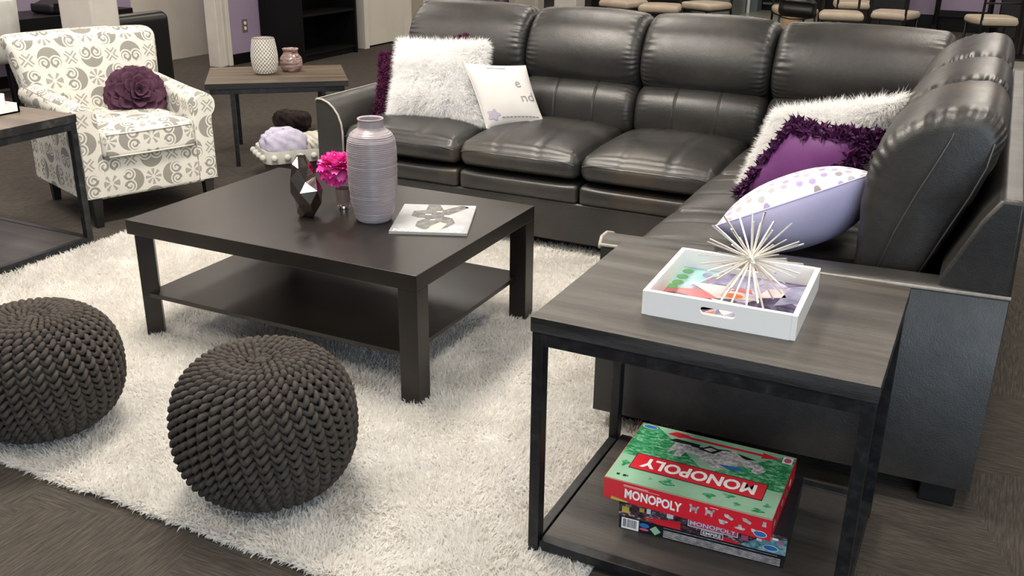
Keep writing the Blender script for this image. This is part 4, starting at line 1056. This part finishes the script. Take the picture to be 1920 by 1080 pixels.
for (x, z, kd) in ((.215, .022, 'dog'), (.252, .024, 'dog'), (.284, .012, 'cup'), (.298, .032, 'iron'), (.322, .010, 'ship'), (.340, .034, 'iron'), (.362, .012, 'iron'), (.384, .034, 'thim')):
    if kd == 'dog': q = [(0, 0), (.004, 0), (.005, .007), (.013, .007), (.014, 0), (.018, 0), (.019, .012), (.024, .018), (.02, .022), (.016, .016), (.006, .016), (.004, .024), (-.002, .022), (.001, .014)]
    elif kd == 'cup': q = [(0, .012), (.02, .012), (.024, .010), (.022, .006), (.019, .006), (.015, 0), (.005, 0)]
    elif kd == 'ship': q = [(0, .004), (.004, 0), (.024, 0), (.027, .006), (.018, .007), (.017, .014), (.010, .014), (.009, .007)]
    elif kd == 'thim': q = [(0, 0), (.010, 0), (.009, .014), (.001, .014)]
    else: q = [(0, .002), (.018, -.004), (.022, .002), (.008, .010), (-.002, .010)]
    rp([(x+a*.95, z+b*.95) for a, b in q], 5, .0005)
rp(ell(U_-.024, .0125, .0155, .0085), 7, .0005); rp(ell(U_-.024, .0125, .014, .0072), 6, .0007)
so = np.array([w1, -d1, 0])
for (x, z, a_, mi) in ((.03, .03, .012, 5), (.07, .025, .014, 9), (.12, .032, .012, 5), (.17, .028, .014, 8), (.22, .03, .012, 7)):
    decal_poly(lid, ell(x, z, a_, a_*.8, 10), so, EY, EZ, mi, .0004)
put('lid', lid, ['red', 'lgreen', 'city', 'red', 'foot', 'silverink', 'blueink', 'whiteink', 'city', 'pinkink', 'gold'], b1, False, **kb)

# ================================================================== BEHIND THE ARMCHAIR
wv = np.array([-4.061, 4.794, .50])
def diamonds():
    m = new_mat('diamond_glaze', (.6, .58, .53), .5); t = m.node_tree; tc = t.nodes.new('ShaderNodeTexCoord'); s_ = t.nodes.new('ShaderNodeSeparateXYZ'); t.links.new(tc.outputs['Object'], s_.inputs[0])
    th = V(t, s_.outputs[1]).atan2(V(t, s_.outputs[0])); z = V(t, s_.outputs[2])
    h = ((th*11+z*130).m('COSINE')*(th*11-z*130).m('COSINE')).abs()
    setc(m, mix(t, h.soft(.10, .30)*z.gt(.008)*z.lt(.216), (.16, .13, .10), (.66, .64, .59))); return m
M['diamond'] = diamonds()
t_ = thing('textured_vase', 'white diamond-textured ceramic vase on the low brown table', 'vase', wv)
prof = [(0, 0), (.056, 0), (.061, .006), (.072, .03), (.080, .07), (.081, .11), (.076, .16), (.0685, .205), (.066, .219), (.062, .220), (.060, .21), (.066, .16), (.06, .02), (0, .015)]
pr2 = []
for (r0, z0), (r1, z1) in zip(prof[:-1], prof[1:]):
    ns = max(1, int(abs(z1-z0)/.004))
    for k in range(ns): pr2.append((r0+(r1-r0)*k/ns, z0+(z1-z0)*k/ns))
pr2.append(prof[-1])
mb = MB().lathe(pr2, 120, wv, rmod=lambda th, z, r: (.0045*np.abs(np.cos(11*th+z*130)*np.cos(11*th-z*130))-.002)*(1 if .012 < z < .214 and r > .064 else 0), cap=False)
put('body', mb, 'diamond', t_, angle=0)
bv = np.array([-3.989, 4.959, .50])
t_ = thing('glass_vase', 'squat brown and mauve glass vase next to the textured white vase', 'vase', bv)
def swirl():
    m = new_mat('swirled_glass', (.3, .2, .18), .12, spec=.6); t = m.node_tree; v = coords(t, 'Object', (2, 2, 14))
    setc(m, ramp(t, noise(t, v, 4, 3, .5, 1.2), [(.34, (.10, .05, .045)), (.48, (.26, .17, .15)), (.56, (.40, .30, .29)), (.68, (.22, .13, .11))])); return m
M['swirl'] = swirl()
put('body', MB().lathe([(0, 0), (.050, 0), (.058, .006), (.068, .03), (.071, .06), (.066, .085), (.052, .102), (.045, .112), (.046, .128), (.052, .139), (.049, .140), (.042, .128), (.041, .112), (.06, .08), (.055, .02), (0, .012)], 48, bv, cap=False), 'swirl', t_, angle=0)

# basket of throws on the carpet
bk0 = np.array([-3.575, 4.165, 0]); b1_ = unit([.60, .80, 0]); b2_ = unit([-.80, .60, 0]); bw, bd_ = .46, .30
bc_ = bk0+b1_*bw/2+b2_*bd_/2
bk = thing('storage_basket', 'grey basket with a white pompom liner, filled with folded throws', 'basket', bc_)
def rrect(hx, hy, r, n=6):
    p = []
    for (sx, sy, a0) in ((1, 1, 0), (-1, 1, 90), (-1, -1, 180), (1, -1, 270)):
        for t in np.linspace(0, 90, n):
            a = math.radians(a0+t); p.append((sx*(hx-r)+r*math.cos(a), sy*(hy-r)+r*math.sin(a)))
    return p
def ringz(hx, hy, r, z): return [tuple(bc_+b1_*x+b2_*y+EZ*z) for x, y in rrect(hx, hy, r)]
def walls(rings, closed_bottom=False):
    G = np.array([r+[r[0]] for r in rings]); mb = MB().grid(G)
    if closed_bottom: mb.f.append(tuple(range(len(rings[0])-1, -1, -1))); mb.m.append(0)
    return mb
put('body', walls([ringz(bw/2-.05, bd_/2-.05, .05, .0), ringz(bw/2-.012, bd_/2-.012, .06, .17), ringz(bw/2-.02, bd_/2-.02, .06, .165), ringz(bw/2-.06, bd_/2-.06, .05, .01)], True), 'wicker', bk, angle=50)
put('liner', walls([ringz(bw/2-.002, bd_/2-.002, .06, .112), ringz(bw/2+.004, bd_/2+.004, .065, .15), ringz(bw/2, bd_/2, .065, .185), ringz(bw/2-.02, bd_/2-.02, .05, .180), ringz(bw/2-.04, bd_/2-.04, .05, .06)]), 'linen', bk, angle=50)
rr_ = rrect(bw/2+.014, bd_/2+.014, .07, 5)
per = [tuple(bc_+b1_*x+b2_*y+EZ*.150) for x, y in rr_]; per = np.array(per+[per[0]])
seg_ = np.linalg.norm(np.diff(per, axis=0), axis=1); cum = np.concatenate([[0], np.cumsum(seg_)]); NP_ = 20
for k in range(NP_):
    s_ = cum[-1]*(k+.3)/NP_; p = np.array([np.interp(s_, cum, per[:, i]) for i in range(3)])
    put('pompom', MB().sphere(p, .0185, 8), 'linen', bk, angle=0)
def lump(name, label, cat, c, a, b, h, mat, seed, e1=b1_, e2=b2_, folds=1.0):
    r = thing(name, label, cat, c); n = 34
    T, Pp = np.meshgrid(np.linspace(0, 2*PI, 2*n), np.linspace(0.02, PI-.02, n))
    X, Y, Z = np.sin(Pp)*np.cos(T), np.sin(Pp)*np.sin(T), np.cos(Pp)
    sq = lambda q: np.sign(q)*np.abs(q)**.7
    d = 1+folds*(.10*np.sin(5*X+seed+3*Y)+.07*np.sin(9*Y-4*Z+seed*2)+.05*np.sin(13*X+11*Z+seed))
    G = np.array(c)+(sq(X)*a*d)[..., None]*e1+(sq(Y)*b*d)[..., None]*e2+(h*.5+sq(Z)*h*.5*d)[..., None]*EZ
    put('folded_cloth', MB().grid(G), mat, r, angle=0); return r
lump('throw_blanket', 'rumpled lavender throw at the left in the pompom basket', 'throw', bc_-b1_*.085+EZ*.115, .13, .108, .165, 'throw_lav', 1.0, folds=.6)
lump('throw_blanket', 'cream throw in the pompom basket, beside the lavender throw', 'throw', bc_+b1_*.115+EZ*.115, .085, .105, .125, 'throw_cream', 2.3)
q = np.array(atz(548, 243, .0))
lump('plush_bundle', 'dark brown plush bundle on the carpet behind the pompom basket', 'blanket', q, .135, .10, .135, 'darkfuzzy', 4.0, EX, EY, .6)

# black console and chairs along the left wall
co = thing('console_desk', 'long black console against the purple wall behind the armchair', 'console', (-7.1, 6.0, 0))
put('top', MB().box(-7.38, -6.86, 5.24, 6.42, .30, .625), 'black', co, False, bevel=.004)
for fx, fy in ((-7.36, 5.26), (-6.92, 5.26), (-7.36, 6.36), (-6.92, 6.36)): put('leg', MB().box(fx, fx+.04, fy, fy+.04, 0, .30), 'black', co, False)
q0 = np.array(atx(112, 38, -7.0))
bg = thing('black_bag', 'black bag lying on top of the long console', 'bag', (-7.05, q0[1], .625))
v, F = softbox((.13, .13, .045), .03, (8, 8, 6), lambda v, P: v+np.stack([0*P[:, 0], 0*P[:, 0], .02*np.sin(4*P[:, 1]+1)*np.clip(P[:, 2], 0, 1)], -1))
put('body', MB().add(v+np.array([-7.05, q0[1], .672]), F), 'foot', bg, angle=0)
put('flap', MB().box(-6.925, -6.915, q0[1]-.10, q0[1]+.11, .64, .712), 'black', bg, False)
# black tub chair
by0, by1 = atx(222, 20, -5.75).y-.12, atx(326, 60, -5.75).y
tc2 = thing('tub_chair', 'black leather chair with a rounded back, behind the armchair', 'chair', (-6.0, (by0+by1)/2, 0))
hw = (by1-by0)/2; cyb = (by0+by1)/2
v, F = softbox((.07, hw, .34), .065, (6, 20, 16)); put('backrest', MB().add(v+np.array([-5.83, cyb, .375]), F), 'blackleather', tc2, angle=0)
v, F = softbox((.26, hw-.09, .08), .04, (10, 10, 6)); put('seat', MB().add(v+np.array([-6.13, cyb, .33]), F), 'blackleather', tc2, angle=0)
for s in (-1, 1):
    v, F = softbox((.30, .05, .24), .045, (10, 6, 10)); put('arm', MB().add(v+np.array([-6.12, cyb+s*(hw-.05), .30]), F), 'blackleather', tc2, angle=0)
# pale chair at the left picture edge
e0 = np.array(atx(9, 60, -6.75))
wc = thing('shell_chair', 'pale tub-shaped chair on a dark pedestal at the left picture edge', 'chair', (e0[0], e0[1]-.10, 0))
cc = np.array([e0[0], e0[1]-.135, 0])
put('shell', MB().lathe([(0, .335), (.08, .337), (.15, .352), (.19, .39), (.205, .46), (.215, .60), (.22, .80), (.205, .81), (.195, .6), (.18, .46), (0, .44)], 40, cc, cap=False), 'linen', wc, angle=0)
put('pedestal', MB().tube([cc+np.array([0, .12, .345]), cc+np.array([0, .135, .0])], .028, 12), 'black', wc, angle=40)
put('pedestal', MB().tube([cc+np.array([0, -.12, .345]), cc+np.array([0, -.135, .0])], .028, 12), 'black', wc, angle=40)
put('base', MB().lathe([(0, 0), (.19, 0), (.19, .012), (0, .03)], 32, cc, cap=False), 'black', wc, angle=40)
# cables hanging on the wall
for k in range(2):
    a = np.array(atx(30+6*k, 112+14*k, -7.47)); b = np.array(atx(48, 150+8*k, -7.47)); m_ = (a+b)/2-EZ*.05
    tag(put('cable', MB().tube([a, (a+m_)/2-EZ*.012, m_, (b+m_)/2-EZ*.0, b], .006, 6), 'black', angle=0), ['thin black cable hanging on the purple wall, upper of two', 'thin black cable hanging on the purple wall, lower of two'][k], 'cable')
# small white tray on the left side table
q = np.array(atz(6, 213, .612)); lt = thing('small_tray', 'small white tray on the left side table by the picture edge', 'tray', (q[0]-.16, q[1]+.02, .612))
tx, ty = q[0]-.17, q[1]+.03
cr = np.array(atz(38, 210, .612)); 
def trayside(x0, x1, y0, y1): return MB().box(x0, x1, y0, y1, .612, .652)
TX0, TX1, TY0, TY1 = cr[0]-.34, cr[0], cr[1]-.24, cr[1]
put('base', MB().box(TX0, TX1, TY0, TY1, .612, .619), 'white', lt, False)
for a in ((TX0, TX1, TY0, TY0+.01), (TX0, TX1, TY1-.01, TY1), (TX0, TX0+.01, TY0, TY1), (TX1-.01, TX1, TY0, TY1)): put('side', trayside(*a), 'white', lt, False)
q = np.array(atz(-2, 207, .619)); put_c = thing('candle_cup', 'small white cup in the left tray, cut by the picture edge', 'cup', (q[0], q[1], .619))
put('body', MB().lathe([(0, 0), (.028, 0), (.032, .07), (.029, .07), (.026, .008), (0, .008)], 24, (q[0], q[1], .619), cap=False), 'white', put_c, angle=50)
# bookcase
bky0, bky1 = 7.72, atx(670, 60, -6.22).y
bkx0, bkx1 = -6.74, -6.22
sh = thing('bookcase', 'tall black open bookcase against the purple wall', 'bookcase', ((bkx0+bkx1)/2, (bky0+bky1)/2, 0))
bka = atx(566, 60, -6.22).y
for yy in (bka, bky1-.03): put('side_panel', MB().box(bkx0, bkx1, yy, yy+.03, 0, 2.1), 'black', sh, False)
put('back_panel', MB().box(bkx0, bkx0+.012, bka+.03, bky1-.03, 0, 2.1), 'black', sh, False)
for zz in (.06, .44, .82, 1.2, 1.58, 2.05): put('shelf', MB().box(bkx0+.012, bkx1-.01, bka+.03, bky1-.03, zz, zz+.025), 'black', sh, False)
put('plinth', MB().box(bkx0+.02, bkx1-.03, bka+.03, bky1-.03, 0, .06), 'black', sh, False)
# outlet
q = np.array(atx(460, 48, -6.74)); ol = thing('wall_outlet', 'metal-plated wall outlet on the purple wall', 'outlet', q)
put('plate', MB().box(-6.75, -6.743, q[1]-.037, q[1]+.037, q[2]-.062, q[2]+.062), 'brownpost', ol, False, bevel=.002)
for s in (-1, 1): put('socket', MB().lathe([(0, 0), (.017, 0), (.017, .004), (0, .004)], 16, (0, 0, 0), cap=False).xf(lambda v: np.stack([-6.743+v[:, 2], q[1]+v[:, 0], q[2]+s*.025+v[:, 1]], -1)), 'white', ol, False)

# ================================================================== DINING AREA FAR BEHIND THE SOFA
def dining_chair(loc, rz, label):
    r = thing('dining_chair', label, 'chair', loc, rz, 'dining chairs behind the sofa')
    K = dict(world=False)
    v, F = softbox((.225, .22, .038), .034, (12, 12, 6), lambda v, P: v+np.stack([-.03*np.sign(P[:, 0])*np.abs(P[:, 0])*np.clip(P[:, 1], 0, 1), 0*P[:, 0], .015*np.clip(P[:, 2], 0, 1)*(1-P[:, 0]**2)*(1-P[:, 1]**2)], -1))
    put('seat', MB().add(v+np.array([0, 0, .455]), F), 'seatpale', r, angle=0, **K)
    for sx in (-1, 1):
        put('leg', MB().tube([(sx*.20, -.20, 0), (sx*.195, -.185, .44)], .013, 8), 'darkframe', r, angle=0, **K)
        put('leg', MB().tube([(sx*.185, .25, 0), (sx*.18, .205, .44), (sx*.18, .22, .70), (sx*.18, .27, .98)], .013, 8), 'darkframe', r, angle=0, **K)
        put('stretcher', MB().tube([(sx*.195, -.19, .22), (sx*.19, 0, .235), (sx*.183, .22, .22)], .008, 8), 'darkframe', r, angle=0, **K)
    put('stretcher', MB().tube([(-.195, -.19, .26), (-.08, -.19, .225), (.08, -.19, .225), (.195, -.19, .26)], .008, 8), 'darkframe', r, angle=0, **K)
    put('stretcher', MB().tube([(-.195, -.185, .40), (-.08, -.185, .375), (.08, -.185, .375), (.195, -.185, .40)], .007, 8), 'darkframe', r, angle=0, **K)
    put('seat_frame', MB().box(-.20, .20, -.195, .20, .405, .425), 'darkframe', r, False, **K)
    for zz in (.64, .78, .93):
        put('back_rail', MB().tube([(-.18, .215+.06*(zz-.6)/.3, zz), (0, .23+.06*(zz-.6)/.3, zz), (.18, .215+.06*(zz-.6)/.3, zz)], .010, 8), 'darkframe', r, angle=0, **K)
    return r
spots = [((1168, 4), 75, 'tan dining chair leftmost in the row behind the sofa'), ((1240, 12), 8, 'pale dining chair second from left behind the sofa, above the second back cushion'),
         ((1326, 8), -25, 'dining chair third from left behind the sofa, left of the grey-green tile aisle'), ((1488, 16), 25, 'dining chair just right of the tile aisle, with a black bag on its seat'),
         ((1577, 26), 10, 'pale dining chair behind the sofa corner, left one of a facing pair'), ((1676, 25), 170, 'pale dining chair behind the sofa corner, back toward the purple wall'),
         ((1862, 35), 200, 'pale dining chair nearest the right edge, above the end of the sofa'), ((1600, 6), 190, 'dining chair in the second row behind the sofa corner')]
d0 = None
for (p, rz, lb) in spots:
    q = atz(p[0], p[1], .47); z = math.radians(rz)
    if d0 is None: d0 = dining_chair((q.x, q.y, 0), z, lb)
    else: dup(d0, (q.x, q.y, 0), z, lb)
def dining_table(px, py, w, label):
    q = atz(px, py, 0); r = thing('dining_table', label, 'table', (q.x, q.y, 0))
    put('pedestal', MB().lathe([(.0, 0), (.26, 0), (.25, .025), (.05, .05), (.045, .70), (.12, .715), (0, .715)], 24, (q.x, q.y, 0), cap=False), 'darkframe', r, angle=40)
    put('tabletop', MB().lathe([(0, .715), (w, .715), (w, .75), (0, .75)], 40, (q.x, q.y, 0), cap=False), 'foot', r, angle=40)
dining_table(1284, 52, .45, 'dark round dining table left of the tile aisle, among the dining chairs')
dining_table(1536, 66, .45, 'dark round dining table among the chairs behind the sofa corner')
dining_table(1905, 110, .40, 'dark round dining table at the right edge behind the sofa')
q = atz(1486, 34, .5); hb = thing('handbag', 'shiny black handbag on the dining chair right of the tile aisle', 'bag', (q.x+.02, q.y+.1, .5))
v, F = softbox((.17, .08, .09), .05, (8, 6, 8), lambda v, P: v+.012*np.sin(5*P[:, [1, 2, 0]])); put('body', MB().add(v+np.array([q.x+.02, q.y+.1, .59]), F), 'blackleather', hb, angle=0)
put('strap', MB().tube([(q.x-.1, q.y+.1, .66), (q.x-.05, q.y+.1, .76), (q.x+.09, q.y+.1, .76), (q.x+.14, q.y+.1, .66)], .010, 8), 'blackleather', hb, angle=0)
q = atz(1482, 62, 0); bn = thing('waste_basket', 'tan cylindrical bin on the tile under the handbag chair', 'bin', (q.x, q.y, 0))
put('body', MB().lathe([(0, 0), (.11, 0), (.135, .36), (.128, .36), (.105, .01), (0, .01)], 32, (q.x, q.y, 0), cap=False), 'tan', bn, angle=50)
# aisle furniture
a0, a1 = atz(1364, 37, 0), atz(1398, 24, 0)
cn = thing('display_counter', 'grey-green counter with a pale upper panel beside the tile aisle', 'counter', (a0+a1)/2)
dv = unit(np.array(a1-a0)); pn = np.array([-dv[1], dv[0], 0])
pl_ = [np.array(a0)-dv*.0, np.array(a1), np.array(a1)+pn*.6, np.array(a0)+pn*.6]
put('front_panel', MB().prism(pl_, EZ*.0, EZ*.42), 'greyglass', cn, False); put('top_panel', MB().prism(pl_, EZ*.42, EZ*1.1), 'whitewall', cn, False)
put('post', MB().tube([np.array(a1)-pn*.03, np.array(a1)-pn*.03+EZ*1.1], .025, 8), 'white', cn, angle=40)
b0 = atz(1408, 22, 0)
yb_ = thing('sale_stand', 'blue-grey stand with a yellow card at the end of the tile aisle', 'stand', b0)
put('body', MB().box(b0.x-.06, b0.x+.09, b0.y, b0.y+.3, 0, .32), 'bluegrey', yb_, False); put('card', MB().box(b0.x-.06, b0.x+.09, b0.y-.02, b0.y+.28, .32, .62), 'yellow', yb_, False)
b0 = atz(1432, 20, 0)
bb = thing('display_cabinet', 'black display cabinet at the far end of the tile aisle', 'cabinet', (b0.x+.3, b0.y+.3, 0))
put('body', MB().box(b0.x-.08, b0.x+1.2, b0.y, b0.y+.5, .08, 1.2), 'black', bb, False); put('rail', MB().box(b0.x-.02, b0.x+.5, b0.y-.02, b0.y, .10, .13), 'greyglass', bb, False); put('plinth', MB().box(b0.x-.06, b0.x+1.1, b0.y+.04, b0.y+.46, 0, .08), 'black', bb, False)
# dark cabinet on the left of the dining chairs
b0 = atz(1150, 36, 0)
dk = thing('low_cabinet', 'low dark brown cabinet behind the dining chairs, right of the white column', 'cabinet', b0)
put('body', MB().box(b0.x-.55, b0.x+.9, b0.y+.5, b0.y+.9, .0, .75), 'darkframe', dk, False); put('top', MB().box(b0.x-.57, b0.x+.92, b0.y+.48, b0.y+.92, .75, .78), 'darkframe', dk, False)
# screen stand on castors by the right purple wall
b0, b1 = atz(1751, 59, 0), atz(1850, 62, 0)
sd = thing('screen_stand', 'black framed stand on white castors by the purple wall at the right', 'stand', ((b0.x+b1.x)/2, b0.y, 0))
for q in (b0, b1):
    put('post', MB().tube([(q.x, b0.y, .05), (q.x, b0.y, 1.6)], .035, 8), 'black', sd, angle=40)
    put('castor', MB().sphere((q.x, b0.y-.08, .03), .03, 6), 'white', sd, angle=0)
    put('foot_bar', MB().box(q.x-.03, q.x+.03, b0.y-.2, b0.y+.1, .05, .10), 'black', sd, False)
put('crossbar', MB().box(b0.x, b1.x, b0.y-.02, b0.y+.02, .20, .28), 'black', sd, False)
b0 = atz(1640, 52, 0); tvs = thing('media_cabinet', 'black low cabinet against the purple wall behind the facing chairs', 'cabinet', (b0.x, 14.3, 0))
put('body', MB().box(-1.74, -1.18, 14.1, 14.55, 0, .9), 'black', tvs, False); put('door', MB().box(-1.72, -1.2, 14.09, 14.1, .06, .86), 'foot', tvs, False)
b0 = atz(1880, 80, 0); tvs = thing('media_cabinet', 'black cabinet behind the dining chair at the right edge', 'cabinet', (b0.x+.3, 13.9, 0))
put('body', MB().box(b0.x-.1, b0.x+1.4, 13.6, 14.1, 0, 1.0), 'black', tvs, False); put('door', MB().box(b0.x-.08, b0.x+1.3, 13.59, 13.6, .06, .94), 'foot', tvs, False)
# wooden rack by the far left wall
rk = thing('clothes_rack', 'brown wooden rack by the far purple wall, above the first back cushion', 'rack', (-6.42, 11.9, 0))
for pp_ in (844, 888, 932):
    q = atx(pp_, 0, -6.42); put('post', MB().box(-6.45, -6.39, q.y-.03, q.y+.03, 0, 1.7), 'brownpost', rk, False)
qa, qb = atx(844, 0, -6.42), atx(932, 0, -6.42)
put('rail', MB().box(-6.44, -6.40, qa.y, qb.y, 1.55, 1.6), 'brownpost', rk, False); put('rail', MB().box(-6.44, -6.40, qa.y, qb.y, .15, .2), 'brownpost', rk, False)
